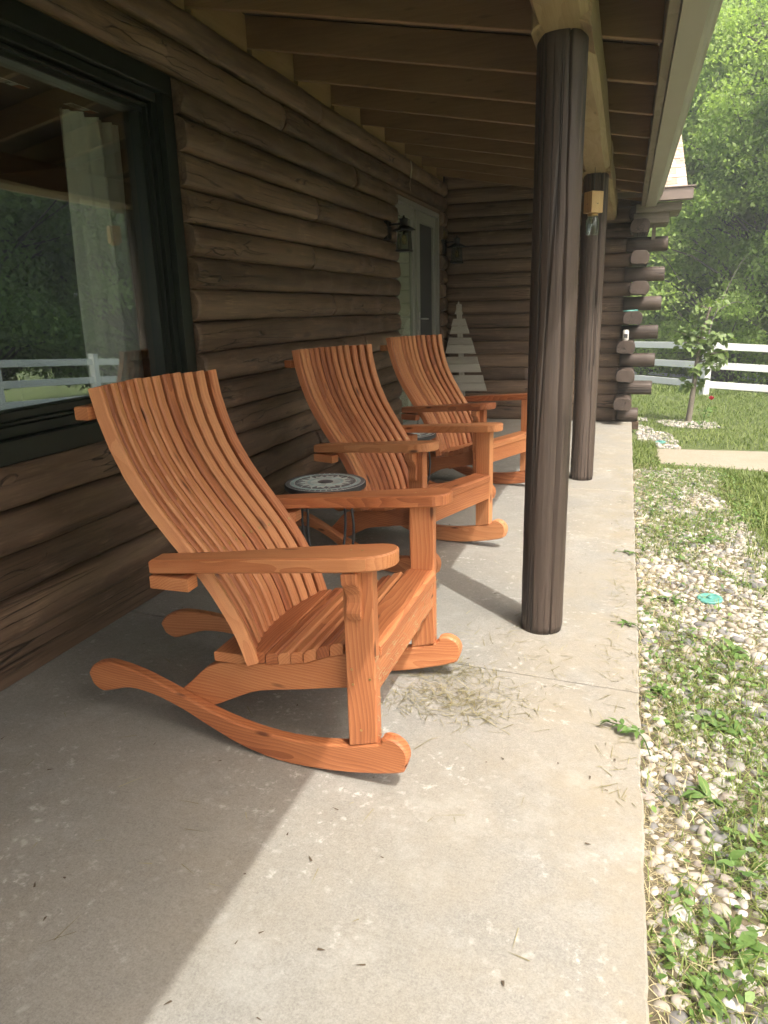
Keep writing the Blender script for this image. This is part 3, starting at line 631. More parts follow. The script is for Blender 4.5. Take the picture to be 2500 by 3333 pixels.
def make_chair():
    root = empty('rocking_chair')
    for sd in (-1, 1):
        gf = lambda u, v, t: (u, v*1.0, t)
        outl = smooth_loop(ROCK, 3, False)+smooth_loop(ROCK2, 3, False)[1:]
        MB().prism(outl, 0.0, 0.042, lambda u, v, t: (u, sd*(W_(u)-t), v), 0.006, gf).build('rocker', 'chair', root)
        MB().prism(RAIL, 0.043, 0.082, lambda u, v, t: (u, sd*(W_(u)-t), v), 0.003, gf).build('side_rail', 'chair', root)
        MB().prism([(0.25, 0.121), (0.338, 0.145), (0.338, 0.686), (0.25, 0.678)], 0.313, 0.3555, lambda u, v, t: (u, sd*t, v), 0.003, lambda u, v, t: (v, u, t)).build('leg', 'chair', root)
        # armrest: straight outer edge, tapering inwards to the back, rounded nose
        arm = [(-0.34, 0.400), (0.285, 0.402)]+smooth_loop([(0.335, 0.398), (0.378, 0.378), (0.402, 0.342), (0.400, 0.305), (0.380, 0.280), (0.345, 0.270)], 3, False)+smooth_loop([(0.22, 0.276), (0.08, 0.292), (-0.06, 0.312), (-0.16, 0.322), (-0.25, 0.326), (-0.34, 0.328)], 3, False)
        az = lambda u: 0.6945+0.0965*u
        MB().prism(arm, -0.043, 0.0, lambda u, v, t: (u, sd*v, az(u)+t), 0.005, lambda u, v, t: (u, v, t)).build('armrest', 'chair', root)
        br = [(0.3565, 0.0), (0.3565, -0.145)]+smooth_loop([(0.364, -0.146), (0.372, -0.125), (0.366, -0.095), (0.368, -0.07), (0.383, -0.045), (0.397, -0.03), (0.399, 0.0)], 3, False)
        MB().prism(br, 0.262, 0.308, lambda u, v, t: (t, sd*u, 0.676+v+0.0965*(t-0.29)), 0.003, lambda u, v, t: (v, u, t)).build('arm_bracket', 'chair', root)
    # seat slats following the rails
    RT_ = [(-0.2, 0.278), (-0.093, 0.296), (0.0, 0.312), (0.093, 0.336), (0.135, 0.355), (0.18, 0.374), (0.249, 0.396)]
    for k in range(7):
        x0 = -0.090+0.0455*k; x1 = x0+0.0405; xm = (x0+x1)/2
        sl_ = (lerp_tab(RT_, x1)-lerp_tab(RT_, x0))/(x1-x0)
        zf = lambda x: lerp_tab(RT_, xm)+sl_*(x-xm)
        hw = W_(xm)-0.040
        if k == 0:
            N_ = 14; pts = [(x1, -hw), (x1, hw)]+[(x0-0.072*(1-(y/hw)**2), y) for y in [hw*(1-2*i/N_) for i in range(N_+1)]]
            MB().prism(pts, 0.001, 0.039, lambda u, v, t: (u, v, zf(u)+t), 0.005, lambda u, v, t: (v, u, t)).build('seat_slat', 'chair', root)
        else:
            sec = [(x0, 0.001), (x1, 0.001), (x1+0.001, 0.030), (x1-0.007, 0.039), (x0+0.007, 0.039), (x0-0.001, 0.030)]
            MB().prism(sec, -hw, hw, lambda u, v, t: (u, t, zf(u)+v), 0.0015, lambda u, v, t: (t, u, v)).build('seat_slat', 'chair', root)
    sec = [(0.236, 0.399), (0.343, 0.399), (0.344, 0.428), (0.335, 0.438), (0.243, 0.436), (0.236, 0.430)]
    MB().prism(sec, -0.312, 0.312, lambda u, v, t: (u, t, v), 0.0015, lambda u, v, t: (t, u, v)).build('front_seat_board', 'chair', root)
    MB().box(0.300, 0.3365, -0.312, 0.312, 0.297, 0.397, 0.003, 'y').build('apron', 'chair', root)
    # back slats: thirteen bent staves set on a shallow curve, fanning out
    for i in range(13):
        t = (i-6)/6; mb = MB(); vs, gs, fs = [], [], []; ang = 0.40*t
        top = 1.150+0.005*(vnoise(i*1.7, 5)-0.5); zz = np.linspace(0.302, top, 20); L = 0; prev = None
        w2, d2, c_ = 0.0186, 0.0185, 0.0065
        sec = [(-w2, -d2), (w2, -d2), (w2, d2-c_), (w2-c_, d2), (-w2+c_, d2), (-w2, d2-c_)]
        nr = len(zz)
        for j, z in enumerate(zz):
            e = 0.012; tx = (lerp_tab(BACK, min(z+e, 1.156))-lerp_tab(BACK, max(z-e, 0.30))); tz = min(z+e, 1.156)-max(z-e, 0.30)
            T = Vector((tx, 0, tz)).normalized(); N = Vector((T.z, 0, -T.x))
            yc = t*(0.279+(z-0.302)/(1.15-0.302)*0.036)
            cen = Vector((lerp_tab(BACK, z)+SAG(t), yc, z))+N*0.0185
            lat = Vector((0, math.cos(ang), 0))+N*math.sin(ang); nor = N*math.cos(ang)+Vector((0, 1, 0))*(math.sin(ang)*-1)
            if prev is not None: L += (cen-prev).length
            prev = cen
            for u, v in sec:
                p = cen+lat*u+nor*v
                vs.append(p); gs.append((L, u, v))
        m = len(sec)
        for j in range(nr-1):
            for q in range(m): fs.append((j*m+q, j*m+(q+1) % m, (j+1)*m+(q+1) % m, (j+1)*m+q))
        fs += [tuple(range(m)), tuple(range(nr*m-1, (nr-1)*m-1, -1))]
        mb.add(vs, fs, gs).build('back_slat', 'chair', root)
    def cross(name, z0, z1, hw, xb, rear, flat=None, endf=None):
        ys_ = [hw*(-1+2*i/16) for i in range(17)]
        fr = [(xb+SAG(min(1, abs(y)/0.30))-0.001 if not (endf and abs(y) > 0.325) else endf, y) for y in ys_]
        re = [(rear+(SAG(min(1, abs(y)/0.30))*0.6 if flat is None else 0), y) for y in reversed(ys_)]
        MB().prism(fr+re, z0, z1, lambda u, v, t: (u, v, t), 0.003, lambda u, v, t: (v, u, t)).build(name, 'chair', root)
    cross('top_rail', 1.060, 1.100, 0.345, -0.530, -0.578)
    cross('arm_cross_rail', 0.572, 0.613, 0.398, -0.275, -0.345, None, -0.215)
    cross('seat_cross_rail', 0.283, 0.316, 0.262, -0.112, -0.238, 1)
    mb = MB()
    for i in range(13):
        t = (i-6)/6
        for z in (0.585,):
            e = 0.012; T = Vector((lerp_tab(BACK, z+e)-lerp_tab(BACK, z-e), 0, 2*e)).normalized(); N = Vector((T.z, 0, -T.x)); ang = 0.40*t
            yc = t*(0.279+(z-0.302)/(1.15-0.302)*0.036)
            nor = N*math.cos(ang)-Vector((0, 1, 0))*math.sin(ang)
            cen = Vector((lerp_tab(BACK, z)+SAG(t), yc, z))+N*0.0185+nor*0.0182
            mb.tube([cen, cen+nor*0.0012], 0.0052, 8)
    for sd in (-1, 1):
        for x, z in ((0.268, 0.372), (0.322, 0.348), (0.27, 0.325), (0.29, 0.18)):
            mb.tube([(x, sd*0.355, z), (x, sd*0.3567, z)], 0.0042, 8)
        for x, y in ((0.27, 0.33), (0.305, 0.335)): mb.tube([(x, sd*y, 0.6945+0.0965*x-0.002), (x, sd*y, 0.6945+0.0965*x+0.0007)], 0.0042, 8)
    tag(mb.build('screw_heads', 'brass', root), kind='stuff')
    return root
def copy_tree(o, parent=None):
    c_ = o.copy(); C.objects.link(c_); c_.parent = parent
    for ch in list(o.children): copy_tree(ch, c_)
    return c_
ch1 = make_chair(); ch2 = copy_tree(ch1); ch3 = copy_tree(ch1)
for o, (x, y, a), lab in ((ch1, (-0.951, 2.083, 0.0), 'orange stained slatted rocking chair nearest the camera'),
                          (ch2, (-1.112, 3.80, -0.336), 'orange stained slatted rocking chair in the middle of the three'),
                          (ch3, (-1.072, 5.335, -0.380), 'orange stained slatted rocking chair farthest back, partly behind the near post')):
    o.location = (x, y, 0); o.rotation_euler = (0, 0, a); tag(o, lab, 'chair', 'rocking chairs on the porch')

# ------------------------------------------------------------------ mosaic side tables
def make_table():
    root = empty('side_table'); r = 0.200
    tp = MB().lathe([(0, -0.026), (r-0.004, -0.026), (r, -0.022), (r, -0.003), (r-0.002, 0), (0, 0)], 64).build('table_top', 'steel', root, False, (0, 0, 0.545))
    MB().lathe([(0, 0.0004), (r-0.006, 0.0004), (r-0.006, 0.0016), (0, 0.0016)], 64).build('grout_bed', 'grout', tp)
    def tile(pts, mat):
        return MB().prism(pts, 0.0018, 0.0034, lambda u, v, t: (u, v, t), 0.0004).mesh('tile', mat)
    P_ = lambda rr, a: (rr*math.cos(a), rr*math.sin(a))
    def ring(pts, mat, n, off=0):
        me_ = tile(pts, mat)
        for i in range(n): obj('tile', me_, tp, (0, 0, 0), (0, 0, 2*math.pi*(i+off)/n))
    n = 44; h = math.pi/n*0.80; ring([P_(0.193, -h), P_(0.193, h), P_(0.174, h), P_(0.174, -h)], 't_dark', n)
    n = 22; h = math.pi/n*0.93; ring([P_(0.171, -h), P_(0.1715, 0), P_(0.171, h), P_(0.155, h), P_(0.155, -h)], 't_aqua', n)
    n = 14; d = math.pi/n
    ring([P_(0.150, 0), P_(0.128, d*0.42), P_(0.100, 0), P_(0.128, -d*0.42)], 't_dark', n)
    ring([P_(0.151, -d*0.80), P_(0.151, d*0.80), P_(0.120, 0)], 't_dark', n, 0.5)
    ring([P_(0.137, d*0.50), P_(0.112, d*0.95), P_(0.094, d*0.90), P_(0.108, d*0.30)], 't_pale', n)
    ring([P_(0.137, -d*0.50), P_(0.112, -d*0.95), P_(0.094, -d*0.90), P_(0.108, -d*0.30)], 't_pale', n)
    n = 16; h = math.pi/n*0.9; ring([P_(0.090, -h), P_(0.090, h), P_(0.075, h), P_(0.075, -h)], 't_aqua', n)
    n = 12; h = math.pi/n*0.92; ring([P_(0.071, -h), P_(0.072, 0), P_(0.071, h), P_(0.042, h), P_(0.042, -h)], 't_pale', n)
    obj('tile', tile([P_(0.039, 2*math.pi*i/24) for i in range(24)], 't_dark'), tp)
    for i in range(4):
        a = math.pi/4+i*math.pi/2+0.35; c_, s_ = math.cos(a), math.sin(a)
        pts = smooth_loop([(0.150, 0.520), (0.152, 0.42), (0.158, 0.33), (0.145, 0.22), (0.115, 0.13), (0.125, 0.06), (0.165, 0.006)], 4, False)
        MB().tube([(q*c_, q*s_, z) for q, z in pts], 0.0065, 8).build('leg', 'steel', root, True)
    MB().tube([(0.116*math.cos(2*math.pi*i/32), 0.116*math.sin(2*math.pi*i/32), 0.13) for i in range(33)], 0.005, 6, False).build('ring_brace', 'steel', root, True)
    return root
t1 = make_table(); t1.location = (-1.362, 3.195, 0); t1.rotation_euler = (0, 0, 0.2)
tag(t1, 'round mosaic topped metal side table between the near and middle rocking chairs', 'table', 'mosaic side tables')
t2 = copy_tree(t1); t2.location = (-1.375, 4.66, 0); t2.rotation_euler = (0, 0, 0.7)
tag(t2, 'round mosaic side table mostly hidden between the middle and far rocking chairs', 'table', 'mosaic side tables')

# ------------------------------------------------------------------ wall lanterns
def make_lantern():
    root = empty('wall_lantern')        # origin at the centre of the back plate on the wall, +x out of the wall
    MB().box(0, 0.045, -0.065, 0.065, -0.095, 0.085, 0.006).build('back_plate', 'black', root)
    MB().tube([(0.045, 0, 0.045), (0.10, 0, 0.05), (0.165, 0, 0.052)], 0.011, 8).build('arm', 'black', root, True)
    X = 0.20
    cage = empty('cage', parent=root)
    for sx in (-1, 1):
        for sy in (-1, 1):
            MB().tube([(X+sx*0.062, sy*0.062, -0.205), (X+sx*0.054, sy*0.054, -0.01)], 0.006, 4).build('bar', 'black', cage)
    MB().box(X-0.075, X+0.075, -0.075, 0.075, -0.222, -0.200, 0.004).build('base', 'black', cage)
    MB().lathe([(0.02, 0.05), (0.045, 0.03), (0.125, -0.012), (0.125, -0.02), (0.0, -0.018)], 4, (X, 0, 0)).build('hood', 'black', cage, False)
    MB().lathe([(0.042, 0.018), (0.042, 0.085), (0.046, 0.088), (0.046, 0.098), (0.02, 0.104), (0.009, 0.118), (0.011, 0.128), (0.0, 0.133)], 16, (X, 0, 0)).build('cap', 'black', root, True)
    MB().lathe([(0.013, -0.02), (0.014, -0.055)], 10, (X, 0, 0)).build('socket', 'black', root, True)
    MB().lathe([(0.012, -0.055), (0.022, -0.075), (0.030, -0.105), (0.026, -0.135), (0.010, -0.152), (0.0, -0.154)], 16, (X, 0, 0)).build('bulb', 'bulb', root, True)
    mb = MB()
    for k in range(5):
        a = 2*math.pi*k/5; mb.tube([(X+0.006*math.cos(a), 0.006*math.sin(a), -0.06), (X+0.016*math.cos(a), 0.016*math.sin(a), -0.10), (X+0.007*math.cos(a+0.6), 0.007*math.sin(a+0.6), -0.14)], 0.0014, 4)
    mb.build('filament', 'brass', root)
    for s_ in (1,):
        for n_, (px, py, sx, sy) in enumerate(((X+0.057, 0, 0.001, 0.052), (X-0.057, 0, 0.001, 0.052), (X, 0.057, 0.052, 0.001), (X, -0.057, 0.052, 0.001))):
            MB().box(px-sx, px+sx, py-sy, py+sy, -0.198, -0.022, 0).build('glass', 'pane2', cage)
    return root
l1 = make_lantern(); l1.scale = (0.88,)*3; l1.location = (-2.145, 6.70, 2.055); tag(l1, 'black square wall lantern left of the double door', 'lantern', 'wall lanterns')
l2 = copy_tree(l1); l2.location = (-2.145, 8.90, 2.065); tag(l2, 'black square wall lantern right of the double door, deep in the corner', 'lantern', 'wall lanterns')

# ------------------------------------------------------------------ wooden tree decoration
dt = tag(empty('wooden_tree', (-1.87, 8.86, 0)), 'grey weathered wooden tree decoration made of stacked boards in the porch corner', 'decoration')
MB().box(-0.032, 0.032, 0.0, 0.02, 0.0, 1.40, 0.003, 'z').build('stake', 'deco', dt, rot=(0, R_(-2.6), 0))
tiers = [(1.437, 1.365, 0.001, 0.026), (1.361, 1.285, 0.020, 0.052), (1.232, 1.148, 0.072, 0.098), (1.145, 1.055, 0.094, 0.122), (1.01, 0.925, 0.135, 0.162), (0.922, 0.820, 0.160, 0.190), (0.782, 0.695, 0.200, 0.222), (0.692, 0.595, 0.222, 0.250), (0.560, 0.465, 0.262, 0.285), (0.462, 0.370, 0.285, 0.310)]
for i, (z1, z0, w1, w0) in enumerate(tiers):
    cx = -math.tan(R_(2.6))*0.5*(z0+z1); j = 0.006*(random.random()-0.5)
    pts = [(-w0, z0+j), (w0, z0-j), (w1, z1-j), (-w1, z1+j)]
    MB().prism(pts, -0.022, -0.002, lambda u, v, t: (cx+u, t, v), 0.003, lambda u, v, t: (u, v, t)).build('board', 'deco', dt)

# ------------------------------------------------------------------ bee trap, can, stick, cord
bt = tag(empty('bee_trap', (-0.272, 5.60, 1.86), R_(38)), 'pine block bee trap with a glass jar hanging by wire from the beam', 'bee trap')
MB().box(-0.046, 0.046, -0.046, 0.046, 0.105, 0.245, 0.003, 'z').build('block', 'pine', bt)
for a in range(4):
    c_, s_ = math.cos(a*math.pi/2), math.sin(a*math.pi/2)
    MB().tube([(0.0462*c_, 0.0462*s_, 0.165), (0.0468*c_, 0.0468*s_, 0.166)], 0.0075, 12).build('hole', 'black', bt)
MB().tube([(0, 0, 0.245), (0.002, 0.001, 0.32), (0, 0, 0.41)], 0.0018, 6).build('wire', 'steel', bt)
MB().lathe([(0.036, 0.088), (0.036, 0.104), (0.0, 0.1045)], 24).build('jar_lid', 'brass', bt, True)
MB().lathe([(0.0, -0.038), (0.036, -0.038), (0.043, -0.030), (0.044, 0.045), (0.041, 0.062), (0.034, 0.074), (0.034, 0.088)], 28).build('jar', 'jar', bt, True)
cn = tag(empty('drink_can', (-0.005, 8.775, 0.955)), 'white drink can standing on a corner log end', 'can')
MB().lathe([(0.024, 0), (0.033, 0.010), (0.033, 0.104), (0.0265, 0.117)], 24).build('body', 'can', cn, True)
MB().lathe([(0.0265, 0.117), (0.0275, 0.121), (0.024, 0.119), (0.0, 0.117)], 24).build('lid', 'tin', cn, True)
MB().box(-0.02, 0.02, -0.0335, -0.0325, 0.03, 0.075, 0).build('print_patch', 'print', cn)
tag(MB().tube([(-0.045, 8.735, 1.276), (0.03, 8.745, 1.279), (0.105, 8.775, 1.282)], [0.0075, 0.009, 0.008], 8).build('plastic_stick', 'teal', None, True), 'thin teal plastic stick lying on a corner log end', 'stick')
mb = MB()
for i in range(9):
    y = 7.352+0.012*(random.random()-0.5); L = random.uniform(0.10, 0.17)
    mb.tube(smooth_loop([(-2.085+0.01*random.random(), y, 2.735), (-2.08+0.012*random.random(), y+0.02*(random.random()-0.5), 2.735-L*0.5), (-2.085+0.012*random.random(), y+0.03*(random.random()-0.5), 2.735-L)], 4, False), 0.0028, 5)
mb.tube(smooth_loop([(-2.083, 7.352, 2.735), (-2.075, 7.36, 2.62), (-2.088, 7.335, 2.53), (-2.082, 7.34, 2.468)], 4, False), 0.0022, 5)
tag(mb.build('frayed_cord', 'rope', None, True), 'frayed pale cord hanging from the top log above the door', 'cord')

# ------------------------------------------------------------------ white rail fences
def fence(name, pts, zt, h, label, spacing=2.45, skip_last=False, group='white rail fences'):
    root = empty(name, (pts[0][0], pts[0][1], gz(*pts[0]))); bx, by, bz = root.location
    tag(root, label, 'fence', group); rails = [0.0, 0.355, 0.71]
    for (ax, ay), (cx, cy) in zip(pts, pts[1:]):
        d = Vector((cx-ax, cy-ay)); n = max(1, round(d.length/spacing)); ang = math.atan2(d.y, d.x); sp = d.length/n
        for i in range(n+1):
            x, y = ax+d.x*i/n, ay+d.y*i/n; g_ = gz(x, y)
            if i > 0 or (ax, ay) == pts[0]:
                p = MB().box(-0.062, 0.062, -0.062, 0.062, -0.1, h, 0.004).build('post', 'white', root, False, (x-bx, y-by, g_-bz), (0, 0, ang))
                MB().prism([(-0.072, -0.072), (0.072, -0.072), (0.072, 0.072), (-0.072, 0.072)], h, h+0.02, lambda u, v, t: (u, v, t), 0.004).build('cap', 'white', p)
            if i < n:
                x2, y2 = ax+d.x*(i+1)/n, ay+d.y*(i+1)/n; g2 = gz(x2, y2); pit = -math.atan2(g2-g_, sp)
                for q in rails:
                    z1 = h-0.075-q; L = math.hypot(sp, g2-g_)
                    MB().box(0.05, L-0.05, -0.021, 0.021, z1-0.125, z1, 0.003).build('rail', 'white', root, False, (x-bx, y-by, g_-bz), (0, pit, ang))
    return root
fence('rail_fence', [(-3.0, 22.0), (1.463, 14.96), (5.55, 14.62), (5.55, -7.43)], 0, 1.06, 'white vinyl three rail fence behind the young tree, nearest fence')
fence('rail_fence', [(-12, 31.0), (22, 33.0)], 0, 1.06, 'white rail fence farther down the slope, behind the nearest fence')

# ------------------------------------------------------------------ young tree, rose, discs
yt = tag(empty('young_tree', (0.845, 10.3, gz(0.845, 10.3))), 'slender young tree with broad light green leaves beside the path', 'tree')
trunk = smooth_loop([(0, 0, -0.03), (0.02, 0, 0.25), (0.035, 0, 0.52), (0.045, 0.01, 0.82), (0.085, 0, 1.14), (0.14, 0, 1.48)], 5, False)
MB().tube(trunk, [0.042-0.030*i/(len(trunk)-1) for i in range(len(trunk))], 10).build('trunk', 'ybark', yt, True)
def leaf_mesh(L, wd, mat, fold=0.25, bend=0.2):
    pts = [(0, 0), (0.18, 0.30), (0.42, 0.5), (0.7, 0.36), (1, 0)]; vs, fs = [], []
    for u, w_ in pts:
        z = -bend*L*u*u
        for s_ in (-1, 0, 1): vs.append((u*L, s_*w_*wd, z+abs(s_)*w_*wd*fold))
    n = len(pts)
    for i in range(n-1):
        for k in (0, 1): fs.append((i*3+k, i*3+k+1, (i+1)*3+k+1, (i+1)*3+k))
    lvv = np.full(len(vs), 0.5)
    return np_mesh('leaf', vs, fs, mat, lvv)
lms = [leaf_mesh(random.uniform(0.10, 0.145), random.uniform(0.055, 0.08), 'yleaf', random.uniform(0.1, 0.4), random.uniform(0.1, 0.4)) for _ in range(6)]
tips = []
for i in range(18):
    q = random.uniform(0.62, 1.0) if i < 15 else random.uniform(0.36, 0.5); p = Vector(trunk[int(q*(len(trunk)-1))]); a = i*2.4+random.random()
    L = random.uniform(0.16, 0.34) if q > 0.6 else random.uniform(0.12, 0.2)
    e = p+Vector((math.cos(a)*L, math.sin(a)*L, random.uniform(-0.02, 0.24)*(1 if q > 0.6 else 0.3)))
    mid = (p+e)/2+Vector((0, 0, 0.03)); MB().tube([p, mid, e], [0.008, 0.006, 0.003], 5).build('branch', 'ybark', yt, True)
    tips.append((p, mid, e))
for p in ((0.38, 0.0, 0.92), (0.42, 0.05, 0.8), (0.30, -0.1, 0.74)):
    s_ = Vector((0.05, 0.0, 0.78)); e = Vector(p); MB().tube([s_, (s_+e)/2+Vector((0, 0, 0.05)), e], [0.008, 0.006, 0.003], 5).build('branch', 'ybark', yt, True); tips.append((s_, (s_+e)/2, e))
for p, mid, e in tips:
    for k in range(15):
        t = random.uniform(0.35, 1.05); q = (p.lerp(mid, t*2) if t < 0.5 else mid.lerp(e, (t-0.5)*2))+Vector((random.gauss(0, 0.035), random.gauss(0, 0.035), random.gauss(0, 0.03)))
        obj('leaf', random.choice(lms), yt, q, (random.gauss(0, 0.5), random.uniform(-0.3, 0.9), random.uniform(0, 6.28)))
rs = tag(empty('rose_bush', (0.955, 9.72, gz(0.955, 9.72))), 'thin rose stem with one pink red bloom in front of the young tree', 'rose')
stem = smooth_loop([(0, 0, -0.02), (0.02, 0, 0.12), (0.05, 0.01, 0.25), (0.085, 0, 0.335)], 4, False)
MB().tube(stem, 0.0045, 6).build('stem', 'weed', rs, True)
rl = leaf_mesh(0.06, 0.035, 'weed')
for i in range(34):
    q = random.random()*0.85; p = Vector(stem[int(q*(len(stem)-1))]); sp = 0.10*(1-q)+0.02
    obj('leaf', rl, rs, p+Vector((random.gauss(0, sp), random.gauss(0, sp), random.gauss(0.02, 0.03))), (random.gauss(0, 0.5), random.uniform(-0.5, 0.6), random.uniform(0, 6.28)))
bl = empty('bloom', (0.087, 0, 0.355), parent=rs)
pet = leaf_mesh(0.046, 0.05, 'rose', 0.5, -0.6)
for i in range(16):
    obj('petal', pet, bl, (0, 0, 0.004*random.random()), (random.gauss(0, 0.2), -0.25-0.95*(i/16), i*2.4))
for (x, y, r), lab in (((0.422, 8.27, 0.056), 'round teal plastic disc lying in the stones past the path'), ((0.468, 3.625, 0.058), 'round teal plastic disc lying in the pebbles beside the slab')):
    z = gz(x, y)+0.012
    d_ = tag(empty('plastic_disc', (x, y, z)), lab, 'disc'); d_.rotation_euler = (0.06, -0.05, 0)
    MB().lathe([(0, 0.0), (r, 0.0), (r, 0.010), (r-0.006, 0.013), (r-0.013, 0.010), (0, 0.009)], 32).build('dish', 'teal', d_, True)
    MB().lathe([(0.012, 0.009), (0.011, 0.018), (0, 0.019)], 16).build('knob', 'teal', d_, True)

# ------------------------------------------------------------------ river pebbles
def patch(x, y):    # where stones lie bare rather than overgrown
    return vnoise(x*3.1+y*1.3, 3)*0.45+vnoise(y*1.7-x*2.2, 8)*0.55+0.25*(vnoise(x*9+y*7, 13)-0.5)
def pebble_ok(x, y):
    if y < 6.75: return 0.14 < x < 0.80+0.05*math.sin(y*3) and (patch(x, y) > 0.50+0.08*(x < 0.22) or random.random() < 0.28)
    if y > 7.95: return (0.20 < x < 0.42+0.18*(y < 9.2)-0.04*(y-8) and patch(x, y) > 0.42) or (math.hypot((x-0.85), (y-10.1)) < 0.42 and patch(x, y) > 0.35)
    return False
pts = []
cell = {}
tries = 0
while len(pts) < 4200 and tries < 140000:
    tries += 1
    if random.random() < 0.84: x, y = random.uniform(0.14, 0.85), random.uniform(0.7, 6.72)
    else: x, y = random.uniform(0.2, 1.3), random.uniform(7.95, 10.6)
    if not pebble_ok(x, y): continue
    r = random.choice((0.010, 0.013, 0.016, 0.018, 0.022))*random.uniform(0.9, 1.15)
    k = (int(x/0.06), int(y/0.06)); bad = False
    for dx in (-1, 0, 1):
        for dy in (-1, 0, 1):
            for (a, c_, rr) in cell.get((k[0]+dx, k[1]+dy), ()):
                if (a-x)**2+(c_-y)**2 < (0.86*(r+rr))**2: bad = True
    if bad: continue
    cell.setdefault(k, []).append((x, y, r)); pts.append((x, y, r))
def ico(sub):
    bm = bmesh.new(); bmesh.ops.create_icosphere(bm, subdivisions=sub, radius=1.0)
    V_ = np.array([v.co[:] for v in bm.verts]); F_ = np.array([[v.index for v in f.verts] for f in bm.faces]); bm.free(); return V_, F_
iv, if_ = ico(3); iv2, if2 = ico(2)
def stone(V_, sd):
    r2 = np.random.default_rng(sd); o = V_*np.array([1.25+0.25*r2.random(), 0.95, 0.62+0.15*r2.random()])
    for _ in range(3):
        d = r2.normal(size=3); d /= np.linalg.norm(d); o = o*(1+0.13*np.sin(V_@d*2.2+r2.random()*6))[:, None]
    return o
smesh = []
for i in range(9):
    m_ = np_mesh('pebble', stone(iv if i < 5 else iv2, i), if_ if i < 5 else if2, 'pebble', np.zeros(len(iv if i < 5 else iv2))); m_.shade_smooth(); smesh.append(m_)
pts.sort(key=lambda p: (p[0]**2+p[1]**2)/(p[2]**2)*(1 if 0.1 < p[0] < 0.30*p[1]+0.05 else 4))
bed = tag(empty('pebble_bed'), kind='structure')
for x, y, r in pts[:300]:
    o = obj('pebble', random.choice(smesh[:5]), bed, (x, y, gz(x, y)+r*0.30), (random.gauss(0, 0.2), random.gauss(0, 0.2), random.uniform(0, 6.28))); o.scale = (r, r, r)
Vs, Fs, Ls, off = [], [], [], 0
base = [stone(iv2, 40+i) for i in range(12)]
for i, (x, y, r) in enumerate(pts[300:]):
    a = random.uniform(0, 6.28); c_, s_ = math.cos(a), math.sin(a); B_ = base[i % 12]*r
    Vs.append(np.stack([B_[:, 0]*c_-B_[:, 1]*s_+x, B_[:, 0]*s_+B_[:, 1]*c_+y, B_[:, 2]+gz(x, y)+r*0.30], 1)); Fs.append(if2+off); off += len(B_); Ls.append(np.full(len(B_), random.random()))
me = np_mesh('pebbles', np.concatenate(Vs), np.concatenate(Fs), 'pebble', np.concatenate(Ls)); me.shade_smooth()
tag(obj('pebbles', me, bed), kind='stuff')
# bare soil under the stones
mb = MB(); n = 90
vs = []
for i in range(n+1):
    y = -2.5+i*9.15/n
    vs += [(0.09, y, gz(0.1, y)+0.006), (0.55, y, gz(0.5, y)+0.008), (0.86+0.07*(vnoise(y*3, 4)-0.5), y, gz(0.8, y)+0.005)]
fs = [(i*3+k, i*3+k+1, (i+1)*3+k+1, (i+1)*3+k) for i in range(n) for k in (0, 1)]
mb.add(vs, fs); obj('bed_soil', mb.mesh('bed_soil', 'soil', True), bed)

# ------------------------------------------------------------------ grass, straw, weeds
def blades(P, L, Wd, lean, az, lv, curl=0.5):
    n = len(P); d = np.stack([np.cos(az), np.sin(az), np.zeros(n)], 1); sd = np.stack([-np.sin(az), np.cos(az), np.zeros(n)], 1)
    up = np.array([0, 0, 1.0]); hz = np.sin(lean)[:, None]; vt = np.cos(lean)[:, None]; L = L[:, None]; w2 = (Wd/2)[:, None]
    mid = P+d*L*0.5*hz+up*L*0.5*vt
    l2 = np.clip(lean+curl, 0, 1.9); tip = mid+d*L*0.5*np.sin(l2)[:, None]+up*L*0.5*np.cos(l2)[:, None]
    V_ = np.stack([P-sd*w2, P+sd*w2, mid+sd*w2*0.8, mid-sd*w2*0.8, tip+sd*w2*0.12, tip-sd*w2*0.12], 1).reshape(-1, 3)
    i = np.arange(n)[:, None]*6; F_ = np.concatenate([i+np.array([0, 1, 2, 3]), i+np.array([3, 2, 4, 5])], 0)
    return V_, F_, np.repeat(lv, 6)
def gzv(x, y): return np.array([gz(a, c_) for a, c_ in zip(x, y)])
def field(name, x, y, Lr, Wr, leanr, mat, label, cat, curl=0.5, lv=None, zoff=0.0):
    n = len(x); P = np.stack([x, y, gzv(x, y)+zoff], 1)
    V_, F_, l_ = blades(P, rng.uniform(*Lr, n), rng.uniform(*Wr, n), rng.uniform(*leanr, n), rng.uniform(0, 6.283, n), rng.random(n) if lv is None else lv, curl)
    return tag(obj(name, np_mesh(name, V_, F_, mat, l_)), label, cat, kind='stuff')
def sample(n, x0, x1, y0, y1, keep):
    x = rng.uniform(x0, x1, n); y = rng.uniform(y0, y1, n); k = np.array([random.random() < keep(a, c_) for a, c_ in zip(x, y)]); return x[k], y[k]
# tufts between the stones
x, y = sample(62000, 0.13, 0.95, 0.7, 6.9, lambda a, c_: (0.68 if patch(a, c_) < 0.55 else 0.15)*(0.45 if a < 0.22 else 1)*(0.35+0.9*vnoise(a*4-c_*3, 21)))
field('bed_grass', x, y, (0.022, 0.08), (0.0026, 0.0055), (0.15, 1.3), 'grass', 'short green grass growing through the pebble bed', 'grass', 0.7)
x, y = sample(20000, 0.12, 0.85, 0.7, 6.9, lambda a, c_: (0.95 if a < 0.25 else 0.30))
field('dry_straw', x, y, (0.03, 0.10), (0.0014, 0.003), (0.9, 1.55), 'straw', 'dry straw coloured grass matted along the slab edge', 'straw', 0.25, None, 0.006)
